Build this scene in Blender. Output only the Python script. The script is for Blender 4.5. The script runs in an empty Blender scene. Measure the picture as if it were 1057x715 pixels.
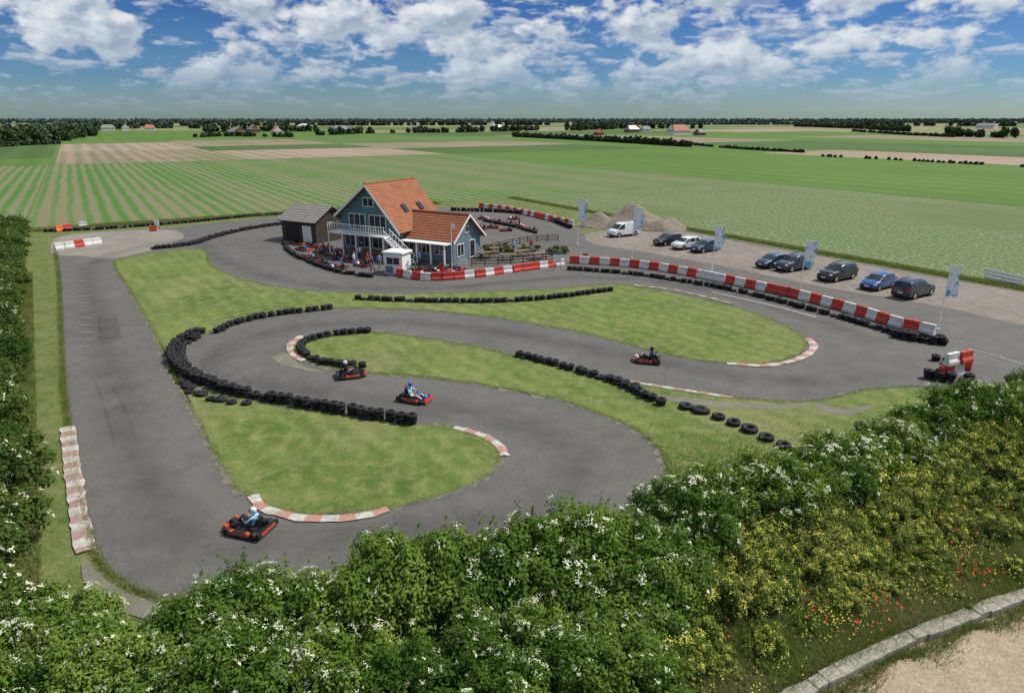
import bpy,bmesh,math,random
import numpy as np
from mathutils import Vector, Matrix
from math import radians,sin,cos,pi,atan,sqrt
random.seed(7); rng=np.random.default_rng(7)
scn=bpy.context.scene
# ---------------------------------------------------------------- survey helper (ground coordinates in metres)
FPX=704.0; HC=16.0; pitch=atan((357.5-124)/FPX); SP,CP=sin(pitch),cos(pitch)
def G(u,v,z=0.0):
    a=(u-528.5)/FPX; b=(v-357.5)/FPX
    t=(HC-z)/(SP+b*CP)
    return Vector((a*t,(CP-b*SP)*t,z))
D1=Vector((-.525,.851,0)).normalized(); D2=Vector((.851,.525,0)).normalized()
def AB(a,b,z=0): 
    p=D1*a+D2*b; p.z=z; return p
# ---------------------------------------------------------------- mesh helpers
def link(ob,parent=None):
    scn.collection.objects.link(ob)
    if parent: ob.parent=parent
    return ob
def np_mesh(name,V,F,mats,mi=None,smooth=False,parent=None):
    me=bpy.data.meshes.new(name); n,k=F.shape
    me.vertices.add(len(V)); me.vertices.foreach_set('co',np.asarray(V,'f').ravel())
    me.loops.add(n*k); me.loops.foreach_set('vertex_index',np.asarray(F,'i').ravel())
    me.polygons.add(n); me.polygons.foreach_set('loop_start',np.arange(0,n*k,k,dtype='i'))
    for m in mats: me.materials.append(m)
    if mi is not None: me.polygons.foreach_set('material_index',np.asarray(mi,'i'))
    if smooth: me.polygons.foreach_set('use_smooth',np.ones(n,bool))
    me.update(calc_edges=True)
    return me
def obj(name,me,parent=None,loc=None,rz=0,sc=1):
    ob=bpy.data.objects.new(name,me); link(ob,parent)
    if loc is not None: ob.location=loc
    ob.rotation_euler[2]=rz
    ob.scale=(sc,sc,sc) if not isinstance(sc,tuple) else sc
    return ob
class B:
    def __init__(s): s.v=[];s.f=[];s.m=[]
    def add(s,vs,fs,m,M=None):
        o=len(s.v)
        for p in vs:
            p=Vector(p); s.v.append(M@p if M is not None else p)
        for f in fs: s.f.append([i+o for i in f]); s.m.append(m)
    def box(s,c,d,m=0,rz=0,top=1.0,topx=None,M=None,ry=0):
        x,y,z=d[0]/2,d[1]/2,d[2]/2; tx=topx if topx is not None else top
        vs=[(-x,-y,-z),(x,-y,-z),(x,y,-z),(-x,y,-z),(-x*tx,-y*top,z),(x*tx,-y*top,z),(x*tx,y*top,z),(-x*tx,y*top,z)]
        T=Matrix.Translation(c)@Matrix.Rotation(rz,4,'Z')@Matrix.Rotation(ry,4,'Y')
        if M is not None: T=M@T
        s.add(vs,[(0,3,2,1),(4,5,6,7),(0,1,5,4),(1,2,6,5),(2,3,7,6),(3,0,4,7)],m,T)
    def cyl(s,p,q,r,m=0,n=10,r2=None,M=None,cap=True):
        p=Vector(p);q=Vector(q);r2=r if r2 is None else r2
        d=(q-p); 
        if d.length<1e-6:return
        d.normalize(); a=d.orthogonal().normalized(); b=d.cross(a)
        vs=[p+(a*cos(2*pi*i/n)+b*sin(2*pi*i/n))*r for i in range(n)]+[q+(a*cos(2*pi*i/n)+b*sin(2*pi*i/n))*r2 for i in range(n)]
        fs=[(i,(i+1)%n,n+(i+1)%n,n+i) for i in range(n)]
        if cap: fs+= [tuple(range(n-1,-1,-1)),tuple(range(n,2*n))]
        s.add(vs,fs,m,M)
    def sphere(s,c,r,m=0,nu=12,nv=8,M=None):
        if not isinstance(r,tuple): r=(r,r,r)
        vs=[];fs=[]
        for j in range(nv+1):
            th=pi*j/nv
            for i in range(nu):
                ph=2*pi*i/nu; vs.append((c[0]+r[0]*sin(th)*cos(ph),c[1]+r[1]*sin(th)*sin(ph),c[2]+r[2]*cos(th)))
        for j in range(nv):
            for i in range(nu): fs.append((j*nu+i,(j+1)*nu+i,(j+1)*nu+(i+1)%nu,j*nu+(i+1)%nu))
        s.add(vs,fs,m,M)
    def torus(s,c,R,r,m=0,nu=16,nv=8,M=None,rz=1.0):
        vs=[];fs=[]
        for i in range(nu):
            for j in range(nv):
                a=2*pi*i/nu;b=2*pi*j/nv
                vs.append((c[0]+(R+r*cos(b))*cos(a),c[1]+(R+r*cos(b))*sin(a),c[2]+r*rz*sin(b)))
        for i in range(nu):
            for j in range(nv): fs.append((i*nv+j,((i+1)%nu)*nv+j,((i+1)%nu)*nv+(j+1)%nv,i*nv+(j+1)%nv))
        s.add(vs,fs,m,M)
    def mesh(s,name,mats,smooth=False):
        me=bpy.data.meshes.new(name); me.from_pydata([tuple(v) for v in s.v],[],s.f)
        for m in mats: me.materials.append(m)
        me.polygons.foreach_set('material_index',s.m)
        if smooth: me.polygons.foreach_set('use_smooth',[True]*len(s.f))
        me.update(); return me
    def ob(s,name,mats,parent=None,loc=None,rz=0,sc=1,bevel=0,smooth=False):
        o=obj(name,s.mesh(name,mats,smooth),parent,loc,rz,sc)
        if bevel:
            b=o.modifiers.new('b','BEVEL'); b.width=bevel; b.segments=2; b.limit_method='ANGLE'; b.angle_limit=radians(40)
        return o
def catmull(pts,step=0.5,closed=False):
    P=[Vector(p) for p in pts]; n=len(P); out=[]
    rngi=range(n) if closed else range(n-1)
    for i in rngi:
        p1,p2=P[i],P[(i+1)%n]
        p0=P[(i-1)%n] if (closed or i>0) else p1*2-p2
        p3=P[(i+2)%n] if (closed or i<n-2) else p2*2-p1
        k=max(1,int((p2-p1).length/step))
        for j in range(k):
            t=j/k
            m1=(p2-p0)*.5; m2=(p3-p1)*.5; L=(p2-p1).length
            if m1.length>L: m1=m1.normalized()*L
            if m2.length>L: m2=m2.normalized()*L
            h00=2*t**3-3*t*t+1;h10=t**3-2*t*t+t;h01=-2*t**3+3*t*t;h11=t**3-t*t
            out.append(p1*h00+m1*h10+p2*h01+m2*h11)
    if not closed: out.append(P[-1])
    return out
def resample(pts,d):
    out=[pts[0].copy()]; acc=0
    for i in range(1,len(pts)):
        a,b=pts[i-1],pts[i]; L=(b-a).length
        while L>0 and acc+L>=d:
            a=a.lerp(b,(d-acc)/L); out.append(a.copy()); L=(b-a).length; acc=0
        acc+=L
    return out
def px(lst,z=0): return [G(u,v,z) for u,v in lst]
def sheet(name,pts,z,mat,jit=0.0,smooth=True,step=.5,closed=True):
    if smooth: pts=catmull(pts,step,True)
    vs=[]
    for p in pts: vs.append((p.x+random.gauss(0,jit),p.y+random.gauss(0,jit),z))
    me=bpy.data.meshes.new(name); me.from_pydata(vs,[],[list(range(len(vs)))])
    me.materials.append(mat); me.update()
    if me.polygons[0].normal.z<0: me.flip_normals()
    return obj(name,me)
def ribbon(name,pts,w,z,mats,step=.5,jit=0,alt=0,h=0,fade=False,world=False):
    P=resample(catmull(pts,.2),step); vs=[];fs=[];mi=[];n=len(P)
    for i,p in enumerate(P):
        t=(P[min(i+1,n-1)]-P[max(i-1,0)]); t.z=0; t.normalize(); s=Vector((-t.y,t.x,0))
        w1=w/2+random.gauss(0,jit); w2=w/2+random.gauss(0,jit)
        vs+= [(p.x+s.x*w1,p.y+s.y*w1,z),(p.x,p.y,z+h),(p.x-s.x*w2,p.y-s.y*w2,z+h*.6)]
    for i in range(n-1):
        fs+=[(3*i,3*i+3,3*i+4,3*i+1),(3*i+1,3*i+4,3*i+5,3*i+2)]
        k=(i//alt)%len(mats) if alt else 0; mi+=[k,k]
    me=bpy.data.meshes.new(name); me.from_pydata(vs,[],fs)
    for m in mats: me.materials.append(m)
    me.polygons.foreach_set('material_index',mi); me.update()
    if me.polygons[0].normal.z<0: me.flip_normals()
    if fade:
        at=me.attributes.new('fade','FLOAT','POINT'); vals=[]
        for i in range(n):
            e=min(1,min(i,n-1-i)/8); vals+=[0,e,0]
        at.data.foreach_set('value',vals)
    return obj(name,me)
# ---------------------------------------------------------------- materials
class NT:
    def __init__(s,name):
        s.m=bpy.data.materials.new(name); s.m.use_nodes=True; s.t=s.m.node_tree
        s.b=s.t.nodes['Principled BSDF']; s.out=s.t.nodes['Material Output']
        s.b.inputs['Specular IOR Level'].default_value=.25
    def n(s,ty,**k):
        nd=s.t.nodes.new(ty)
        for a,v in k.items(): setattr(nd,a,v)
        return nd
    def l(s,a,b): s.t.links.new(a,b)
    def setin(s,sock,v):
        if hasattr(v,'links') or hasattr(v,'is_linked'): s.l(v,sock)
        else: sock.default_value=v
    def noise(s,scale,detail=4,rough=.55,vec=None,dist=0):
        nd=s.n('ShaderNodeTexNoise'); nd.inputs['Scale'].default_value=scale; nd.inputs['Detail'].default_value=detail
        nd.inputs['Roughness'].default_value=rough; nd.inputs['Distortion'].default_value=dist
        s.l(vec if vec is not None else s.pos(),nd.inputs['Vector']); return nd.outputs['Fac']
    def pos(s):
        if not hasattr(s,'_g'): s._g=s.n('ShaderNodeNewGeometry')
        return s._g.outputs['Position']
    def geo(s): s.pos(); return s._g
    def mr(s,v,a,b,c=0,d=1):
        nd=s.n('ShaderNodeMapRange'); s.l(v,nd.inputs[0])
        for i,x in enumerate((a,b,c,d)): nd.inputs[i+1].default_value=x
        return nd.outputs[0]
    def math(s,op,a,b=0):
        nd=s.n('ShaderNodeMath',operation=op); s.setin(nd.inputs[0],a); s.setin(nd.inputs[1],b); return nd.outputs[0]
    def mix(s,f,a,b,mode='MIX'):
        nd=s.n('ShaderNodeMix',data_type='RGBA',blend_type=mode)
        s.setin(nd.inputs[0],f)
        for i,x in ((6,a),(7,b)):
            if isinstance(x,(tuple,list)): nd.inputs[i].default_value=(*x[:3],1)
            else: s.l(x,nd.inputs[i])
        return nd.outputs[2]
    def bump(s,h,strength=.3,dist=.05):
        nd=s.n('ShaderNodeBump'); nd.inputs['Strength'].default_value=strength; nd.inputs['Distance'].default_value=dist
        s.l(h,nd.inputs['Height']); s.l(nd.outputs[0],s.b.inputs['Normal'])
    def col(s,c,rough=.8,metal=0):
        s.setin(s.b.inputs['Base Color'],c if not isinstance(c,tuple) else (*c[:3],1))
        s.b.inputs['Roughness'].default_value=rough; s.b.inputs['Metallic'].default_value=metal; return s.m
def plain(name,c,rough=.6,metal=0,var=.15,scale=3,obj_=True):
    t=NT(name); tc=t.n('ShaderNodeTexCoord').outputs['Object']
    n=t.noise(scale,4,.6,tc); f=t.mr(n,.3,.7)
    return t.col(t.mix(f,tuple(x*(1-var) for x in c),tuple(min(1,x*(1+var)) for x in c)),rough,metal)
def ground_mat(name,c1,c2,c3=None,s1=.12,s2=1.2,s3=9,bump=.4,rough=.95,bd=.05,k3=.6,mow=None,b0=.42,b1=.68,worn=None,kw=.5):
    t=NT(name)
    a=t.mr(t.noise(s1,5,.65),.38,.62); b=t.mr(t.noise(s2,6,.7),b0,b1); c=t.noise(s3,5,.75)
    col=t.mix(a,c1,c2)
    if c3: col=t.mix(t.math('MULTIPLY',b,k3),col,c3)
    if worn: col=t.mix(t.math('MULTIPLY',t.mr(t.noise(.09,6,.7,dist=.8),.52,.66),kw),col,worn)
    v=t.mr(c,.25,.75,.5,1.5)
    if mow:
        d=t.n('ShaderNodeVectorMath',operation='DOT_PRODUCT'); t.l(t.pos(),d.inputs[0]); d.inputs[1].default_value=mow
        x=t.math('ADD',d.outputs['Value'],t.math('MULTIPLY',t.noise(.15,2),2.5))
        v=t.math('MULTIPLY',v,t.mr(t.math('SINE',t.math('MULTIPLY',x,2*pi/1.6)),-1,1,.91,1.07))
    h=t.n('ShaderNodeHueSaturation'); t.l(col,h.inputs['Color']); t.l(v,h.inputs['Value'])
    t.bump(c,bump,bd); return t.col(h.outputs[0],rough)
lawn=ground_mat('lawn_grass',(.072,.120,.022),(.125,.170,.040),(.215,.215,.085),.16,1.3,11,.8,k3=.75,mow=(.8,.6,0),b0=.44,b1=.67,worn=(.21,.195,.095),kw=.55)
rough_grass=ground_mat('rough_grass',(.066,.108,.022),(.115,.150,.040),(.19,.18,.08),.3,1.3,8,.9,k3=.75)
base_green=ground_mat('pasture',(.068,.13,.026),(.10,.165,.038),(.11,.14,.045),.006,.06,.8,.1)
def asphalt(name,c1,c2,c3,c4):
    t=NT(name); a=t.mr(t.noise(.10,6,.65,dist=.8),.38,.62); b=t.mr(t.noise(.7,6,.7),.45,.72); c=t.noise(60,2,.7); d=t.noise(6,4,.75)
    col=t.mix(a,c1,c2); col=t.mix(t.math('MULTIPLY',b,.6),col,c3)
    col=t.mix(t.math('MULTIPLY',t.mr(t.noise(.28,5,.7,dist=.4),.56,.68),.4),col,c4)
    v=t.math('MULTIPLY',t.mr(c,.2,.8,.8,1.2),t.mr(d,.2,.8,.84,1.16))
    vo=t.n('ShaderNodeTexVoronoi',feature='DISTANCE_TO_EDGE'); vo.inputs['Scale'].default_value=.16
    dv=t.n('ShaderNodeVectorMath',operation='ADD'); t.l(t.pos(),dv.inputs[0])
    nn=t.n('ShaderNodeTexNoise'); nn.inputs['Scale'].default_value=.5; t.l(t.pos(),nn.inputs['Vector']); 
    sc=t.n('ShaderNodeVectorMath',operation='SCALE'); sc.inputs['Scale'].default_value=3; t.l(nn.outputs['Color'],sc.inputs[0]); t.l(sc.outputs[0],dv.inputs[1])
    t.l(dv.outputs[0],vo.inputs['Vector'])
    v=t.math('MULTIPLY',v,t.mr(vo.outputs['Distance'],.001,.006,.82,1))
    h=t.n('ShaderNodeHueSaturation'); t.l(col,h.inputs['Color']); t.l(v,h.inputs['Value'])
    t.bump(c,.3,.01); return t.col(h.outputs[0],.85)
asph=asphalt('asphalt',(.096,.092,.087),(.118,.112,.105),(.145,.138,.127),(.080,.077,.075))
asph2=asphalt('asphalt_repair',(.078,.075,.073),(.092,.088,.085),(.105,.10,.095),(.07,.07,.07))
gravel=ground_mat('gravel',(.195,.172,.148),(.24,.215,.19),(.14,.125,.105),.15,1.0,20,.5,k3=.75)
dust=ground_mat('dusty_paving',(.20,.185,.16),(.25,.23,.20),(.15,.14,.12),.2,1.2,20,.3)
edge_d=ground_mat('edge_dirt',(.15,.14,.12),(.19,.175,.145),(.11,.13,.05),.4,2.0,20,.3)
sand=ground_mat('sand',(.34,.26,.185),(.40,.32,.235),(.26,.20,.135),.4,2,12,.8)
concrete=ground_mat('concrete',(.31,.285,.24),(.38,.355,.31),(.15,.15,.10),.8,3,14,.6,k3=.95)
def field(name,soil,crop,sp=3.0,ax=D2,c2=None,w=(.25,.6),fl=None,k=(.5,3.0)):
    t=NT(name); d=t.n('ShaderNodeVectorMath',operation='DOT_PRODUCT'); t.l(t.pos(),d.inputs[0]); d.inputs[1].default_value=ax
    x=d.outputs['Value']
    wob=t.math('MULTIPLY',t.noise(.05,3),1.2)
    ph=t.math('MULTIPLY',t.math('ADD',x,wob),2*pi/sp); s=t.math('SINE',ph)
    s2=t.math('SINE',t.math('MULTIPLY',x,2*pi/(sp*7)))
    n=t.noise(1.5,4,.7); m=t.noise(.012,4,.6); q=t.noise(.35,4,.7)
    f=t.math('ADD',t.math('MULTIPLY',s,k[0]),t.math('MULTIPLY',t.math('SUBTRACT',n,.5),1.6))
    f=t.math('ADD',f,t.math('MULTIPLY',s2,.22)); f=t.math('ADD',f,t.math('MULTIPLY',t.math('SUBTRACT',m,.5),k[1])); f=t.math('ADD',f,t.math('MULTIPLY',t.math('SUBTRACT',q,.5),1.2))
    f=t.mr(f,-w[0]*2,w[1])
    col=t.mix(f,soil,crop)
    if fl:
        kk=t.mr(t.noise(2.2,3,.8),.54,.66); kk=t.math('MULTIPLY',kk,t.mr(t.noise(.03,3),.32,.5)); kk=t.math('MULTIPLY',kk,t.mr(s,-.8,.5,.25,1)); col=t.mix(kk,col,fl)
    return t.col(col,.95)
crop_l=field('crop_rows',(.165,.16,.085),(.055,.145,.020),2.6,k=(.6,2.4))
crop_r=field('crop_flowering',(.13,.145,.06),(.065,.130,.026),2.4,fl=(.46,.48,.38),k=(.95,1.8))
crop_b=field('brown_field',(.25,.195,.14),(.15,.15,.075),6)
crop_b2=field('stubble_field',(.30,.235,.17),(.21,.18,.115),9)
crop_g=field('grass_field',(.065,.135,.020),(.09,.16,.028),12)
crop_d=field('dark_field',(.048,.095,.020),(.072,.12,.028),14)
crop_y=field('barley_field',(.21,.22,.095),(.16,.19,.07),10)
def leafmat(name,c1,c2,c3,trans=.25,big=.5,obr=.0):
    t=NT(name); g=t.geo(); r=g.outputs['Random Per Island']
    col=t.mix(r,c1,c2); col=t.mix(t.mr(t.noise(big,1),.42,.62,0,.75),col,c3)
    if obr:
        oi=t.n('ShaderNodeObjectInfo'); h=t.n('ShaderNodeHueSaturation'); t.l(col,h.inputs['Color']); t.l(t.mr(oi.outputs['Random'],0,1,1-obr,1+obr),h.inputs['Value']); t.l(t.mr(oi.outputs['Random'],0,1,.515,.488),h.inputs['Hue']); col=h.outputs[0]
    t.t.nodes.remove(t.b)
    df=t.n('ShaderNodeBsdfDiffuse'); t.l(col,df.inputs['Color'])
    tr=t.n('ShaderNodeBsdfTranslucent'); t.l(t.mix(.5,col,(.30,.42,.06),'MIX'),tr.inputs['Color'])
    mx=t.n('ShaderNodeMixShader'); mx.inputs[0].default_value=trans
    t.l(df.outputs[0],mx.inputs[1]); t.l(tr.outputs[0],mx.inputs[2]); t.l(mx.outputs[0],t.out.inputs[0]); return t.m
leaf=leafmat('elder_leaves',(.050,.105,.017),(.11,.185,.033),(.15,.215,.042),.22,.5,.28)
leaf_y=leafmat('scrub_leaves',(.075,.130,.025),(.145,.195,.045),(.18,.205,.058),.22,.5,.25)
leaf_h=leafmat('hedge_leaves',(.034,.070,.016),(.074,.115,.028),(.095,.13,.033),.15,.5,.2)
blade=leafmat('grass_blades',(.10,.145,.033),(.19,.225,.07),(.25,.235,.11),.25)
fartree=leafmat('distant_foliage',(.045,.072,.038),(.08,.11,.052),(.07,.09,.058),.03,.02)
fartree2=leafmat('haze_tinted_foliage',(.11,.155,.16),(.14,.19,.195),(.16,.205,.215),.03,.01)  # aerial haze of the farthest tree rows painted into pale bluish leaf colours
cream=plain('cream_flowers',(.68,.68,.53),.8); yellow=plain('yellow_flowers',(.58,.56,.09),.8); poppy=plain('poppy_red',(.55,.03,.02),.7)
bark=plain('bark',(.10,.08,.06),.9,var=.3,scale=8)
rubber=plain('tyre_rubber',(.019,.019,.021),.75,var=.5,scale=1.5)
def worn(name,c,w=.35,dirt=(.20,.18,.16),rough=.6,sc=1.2):
    t=NT(name); n=t.mr(t.noise(sc*2,6,.75),.45,.7,0,w); m=t.mr(t.noise(14,4,.7),.5,.75,0,w)
    c1=t.mix(n,c,dirt); return t.col(t.mix(m,c1,dirt),rough)
red_b=worn('red_plastic',(.58,.045,.03),.35); white_b=worn('white_plastic',(.72,.71,.68),.4)
red_k=worn('kerb_red',(.42,.19,.15),.9,(.27,.25,.22),.8); white_k=worn('kerb_white',(.50,.48,.44),.9,(.23,.22,.19),.8)
grey_k=worn('kerb_faded_red',(.36,.23,.19),.7,(.22,.20,.18),.8)
orange_b=worn('orange_plastic',(.75,.16,.03),.2)
mark=worn('road_marking',(.34,.34,.33),1.0,(.13,.13,.125),.8,2)
black=plain('black_plastic',(.02,.02,.022),.5); darkm=plain('dark_metal',(.04,.04,.045),.4,.6); chrome=plain('steel',(.55,.55,.56),.3,.9)
white=plain('white_paint',(.76,.76,.74),.5,var=.06); glass=NT('glass_dark').col((.02,.028,.035),.06); bpy.data.materials['glass_dark'].node_tree.nodes['Principled BSDF'].inputs['Specular IOR Level'].default_value=.6
lightg=NT('lamp_glass').col((.65,.68,.7),.1); tail=NT('tail_lamp').col((.35,.01,.01),.2)
def paint(name,c,coat=.6,metal=.0):
    t=NT(name); m=t.col(c,.35,metal); t.b.inputs['Coat Weight'].default_value=coat; t.b.inputs['Coat Roughness'].default_value=.05; return m
# ---------------------------------------------------------------- world, sun, camera
SD=Vector((.95*cos(radians(54)),.30*cos(radians(54)),sin(radians(54)))).normalized()
az=math.atan2(SD.x,SD.y)
w=bpy.data.worlds.new('World'); scn.world=w; w.use_nodes=True; nt=w.node_tree; N=nt.nodes; L=nt.links
bg=N['Background']; bg.inputs['Strength'].default_value=.085
sky=N.new('ShaderNodeTexSky'); sky.sky_type='NISHITA'; sky.sun_disc=False; sky.sun_elevation=radians(54); sky.sun_rotation=az
sky.air_density=1.0; sky.dust_density=.6; sky.ozone_density=2.0
tc=N.new('ShaderNodeTexCoord'); sep=N.new('ShaderNodeSeparateXYZ'); L.new(tc.outputs['Generated'],sep.inputs[0])
def wm(op,a,b):
    n=N.new('ShaderNodeMath'); n.operation=op
    for i,x in enumerate((a,b)):
        if isinstance(x,(int,float)): n.inputs[i].default_value=x
        else: L.new(x,n.inputs[i])
    return n.outputs[0]
def wr(v,a,b,c=0,d=1,ty='LINEAR'):
    n=N.new('ShaderNodeMapRange'); n.interpolation_type=ty; L.new(v,n.inputs[0])
    for i,x in enumerate((a,b,c,d)): n.inputs[i+1].default_value=x
    return n.outputs[0]
def wmix(f,a,b,mode='MIX'):
    n=N.new('ShaderNodeMix'); n.data_type='RGBA'; n.blend_type=mode
    if isinstance(f,(int,float)): n.inputs[0].default_value=f
    else: L.new(f,n.inputs[0])
    for i,x in ((6,a),(7,b)):
        if isinstance(x,tuple): n.inputs[i].default_value=(*x,1)
        else: L.new(x,n.inputs[i])
    return n.outputs[2]
def cloudnoise(loc,sc,det=6,ro=.55):
    mp=N.new('ShaderNodeMapping'); mp.inputs['Location'].default_value=loc; mp.inputs['Scale'].default_value=sc
    L.new(tc.outputs['Generated'],mp.inputs['Vector'])
    n=N.new('ShaderNodeTexNoise'); n.inputs['Scale'].default_value=1; n.inputs['Detail'].default_value=det; n.inputs['Roughness'].default_value=ro; n.inputs['Distortion'].default_value=0
    L.new(mp.outputs[0],n.inputs['Vector']); return n.outputs['Fac']
z=sep.outputs['Z']
ramp=N.new('ShaderNodeValToRGB'); L.new(wr(z,0,.5),ramp.inputs[0])
e=ramp.color_ramp.elements; e[0].position=0; e[0].color=(.62,.84,1,1); e[1].position=1; e[1].color=(1,1,1,1)
x1=ramp.color_ramp.elements.new(.10); x1.color=(.35,.60,.98,1); x2=ramp.color_ramp.elements.new(.28); x2.color=(.19,.39,.80,1)
skyc=wmix(1.0,sky.outputs[0],ramp.outputs[0],'MULTIPLY')
hz=wr(z,.02,.13)
def layer(loc,S,dz,t0,t1,col_in,z0,z1,mx,bigk=.5):
    n1=cloudnoise(loc,S); n2=cloudnoise((loc[0]-.10,loc[1],loc[2]+dz),S,4); big=cloudnoise((loc[0]+4,2,5),(3.2,3.2,7),2)
    dens=wm('ADD',n1,wm('MULTIPLY',wm('SUBTRACT',big,.5),bigk))
    cov=wm('MULTIPLY',wr(dens,t0,t1,0,1,'SMOOTHSTEP'),wr(z,z0,z1,0,mx))
    thick=wr(dens,t0+.01,t0+.14)
    sh=wr(wm('SUBTRACT',n1,n2),-.05,.10)
    dark=wmix(thick,(6.2,7.1,8.1),(4.0,5.0,6.3))
    lit=wmix(hz,(6.4,7.4,8.4),(9.9,10.1,10.3))
    cl=wmix(sh,dark,lit); return wmix(cov,col_in,cl)
c1=layer((1.3,5.7,.9),(20,20,60),.22,.47,.60,skyc,.006,.05,.50,.4)
c2=layer((5.4,1.2,.35),(10,10,17),.15,.475,.56,c1,.025,.075,.93,.6)
L.new(c2,bg.inputs['Color'])
sun=bpy.data.lights.new('sun','SUN'); sun.energy=5.0; sun.angle=radians(.5); sun.color=(1,.95,.87)
so=bpy.data.objects.new('sun',sun); link(so); so.rotation_euler=SD.to_track_quat('Z','Y').to_euler()
cam=bpy.data.cameras.new('camera'); cam.sensor_width=36; cam.lens=36*FPX/1057; cam.clip_end=60000; cam.clip_start=.5
co=bpy.data.objects.new('camera',cam); link(co); co.location=(0,0,HC); co.rotation_euler=(pi/2-pitch-.0015,0,0); scn.camera=co
scn.view_settings.view_transform='Standard'; scn.view_settings.look='None'; scn.view_settings.exposure=0
# ---------------------------------------------------------------- ground
def rect(name,a0,a1,b0,b1,z,mat): return sheet(name,[AB(a0,b0),AB(a1,b0),AB(a1,b1),AB(a0,b1)],z,mat,0,False)
R=25000
sheet('ground',[Vector((-R,-R,0)),Vector((R,-R,0)),Vector((R,R,0)),Vector((-R,R,0))],0,base_green,0,False)
rect('field',127,306,-330,-9,.02,crop_l); rect('field',127,306,-8.5,152,.02,crop_l)
rect('field',-200,126,78.5,152,.02,crop_r)
rect('field',307,430,-7,60,.02,crop_b); rect('field',307,400,61,152,.02,crop_b2)
rect('field',431,560,-7,60,.02,crop_b2); rect('field',401,470,61,152,.02,crop_d); rect('field',471,600,61,152,.02,crop_b)
rect('field',307,360,-330,-9,.02,crop_g); rect('field',361,560,-330,-9,.02,crop_d)
rect('field',-200,306,154,286,.02,crop_g); rect('field',307,380,154,286,.02,crop_d); rect('field',381,470,154,286,.02,crop_b)
rect('field',-200,235,290,353,.02,crop_b2); rect('field',236,500,290,353,.02,crop_g)
mats=[crop_g,crop_b,crop_d,base_green,crop_l,crop_b2,crop_g,crop_y,crop_b2]
a=620
while a<5200:
    da=random.uniform(110,260)*(1+a/2500); b=-2600
    while b<4200:
        db=random.uniform(90,330)*(1+a/2500)
        rect('field',a,a+da-5,b,b+db-5,.03,random.choice(mats)); b+=db
    a+=da
b=355; mats2=[crop_g,crop_b2,crop_d,crop_b,crop_g,crop_y]; q=0
while b<2600:
    db=random.uniform(60,180); a=-300
    while a<600:
        da=random.uniform(120,350); rect('field',a,min(a+da-4,612),b,b+db-4,.03,mats2[(q+random.randrange(2))%6]); a+=da; q+=1
    b+=db
# site
rect('site_ground',-5,126,-14,78,.04,rough_grass)
asph_px=[(58,262),(62,290),(64,340),(67,400),(72,440),(80,500),(95,560),(112,590),(145,612),(200,632),(300,640),(450,640),(620,600),(760,540),(900,470),(1057,420),(1300,420),(1300,350),(1057,303),(860,268),(700,239),(640,237),(606,243),(594,237),(560,226),(465,216),(400,219),(310,223),(200,234),(120,240),(60,246)]
sheet('asphalt_track',px(asph_px),.06,asph,.02,True,.6)
sheet('parking_gravel',px([(606,243),(640,239),(700,240),(780,255),(860,269),(960,287),(1057,304),(1300,350),(1300,385),(1057,338),(960,316),(850,298),(740,275),(660,261),(612,253)]),.068,gravel,.06)
sheet('dusty_paving',px([(54,264),(85,266),(120,268),(165,257),(190,246),(175,239),(120,240),(62,246)]),.068,dust,.05)
for pp in ([(100,330),(122,330),(126,352),(102,352)],[(640,318),(668,322),(660,330),(632,326)]):
    sheet('asphalt_repair',px(pp),.066,asph2,0,False)
G1=[(118,272),(140,266),(165,262),(200,259),(213,262),(217,275),(240,287),(270,295),(310,301),(360,304),(430,305),(500,303),(570,300),(630,295),(670,300),(740,314),(790,330),(822,345),(832,357),(822,369),(790,377),(740,376),(690,368),(640,355),(600,345),(540,334),(480,326),(420,321),(345,320),(290,325),(240,336),(205,350),(184,365),(178,380),(184,394),(205,405),(260,416),(330,428),(430,440),(478,445),(507,456),(516,472),(502,492),(468,509),(410,525),(350,532),(300,531),(270,524),(245,505),(225,475),(205,435),(182,392),(160,345),(135,302)]
GD=[(300,362),(303,356),(312,351),(335,346.5),(380,345),(430,350),(480,358),(530,369),(590,383),(640,394),(700,405),(760,413),(820,417),(860,413),(900,404),(950,402),(1000,408),(1057,404),(1250,420),(1250,560),(900,640),(700,690),(480,690),(480,640),(600,580),(650,548),(676,520),(688,490),(681,466),(655,445),(615,427),(570,413),(510,401),(450,392.5),(400,388),(350,383),(318,375)]
for nm,pp in (('lawn',G1),('lawn',GD)):
    P=px(pp)
    ribbon('dirt_verge',P+[P[0]],.45,.072,[edge_d],.4,.12)
    sheet(nm,P,.085,lawn,.05,True,.35)
sheet('dirt_patch',px([(88,578),(104,597),(135,616),(195,636),(150,642),(110,622),(85,600)]),.074,edge_d,.03)
sheet('dirt_patch',px([(840,418),(870,424),(905,420),(880,430),(850,428)]),.092,edge_d,.05)
sheet('dirt_patch',px([(280,372),(300,366),(310,378),(340,388),(304,382)]),.076,edge_d,.04)
sheet('dirt_patch',px([(640,404),(680,409),(760,418),(840,421),(800,425),(700,418)]),.092,edge_d,.08)
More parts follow.
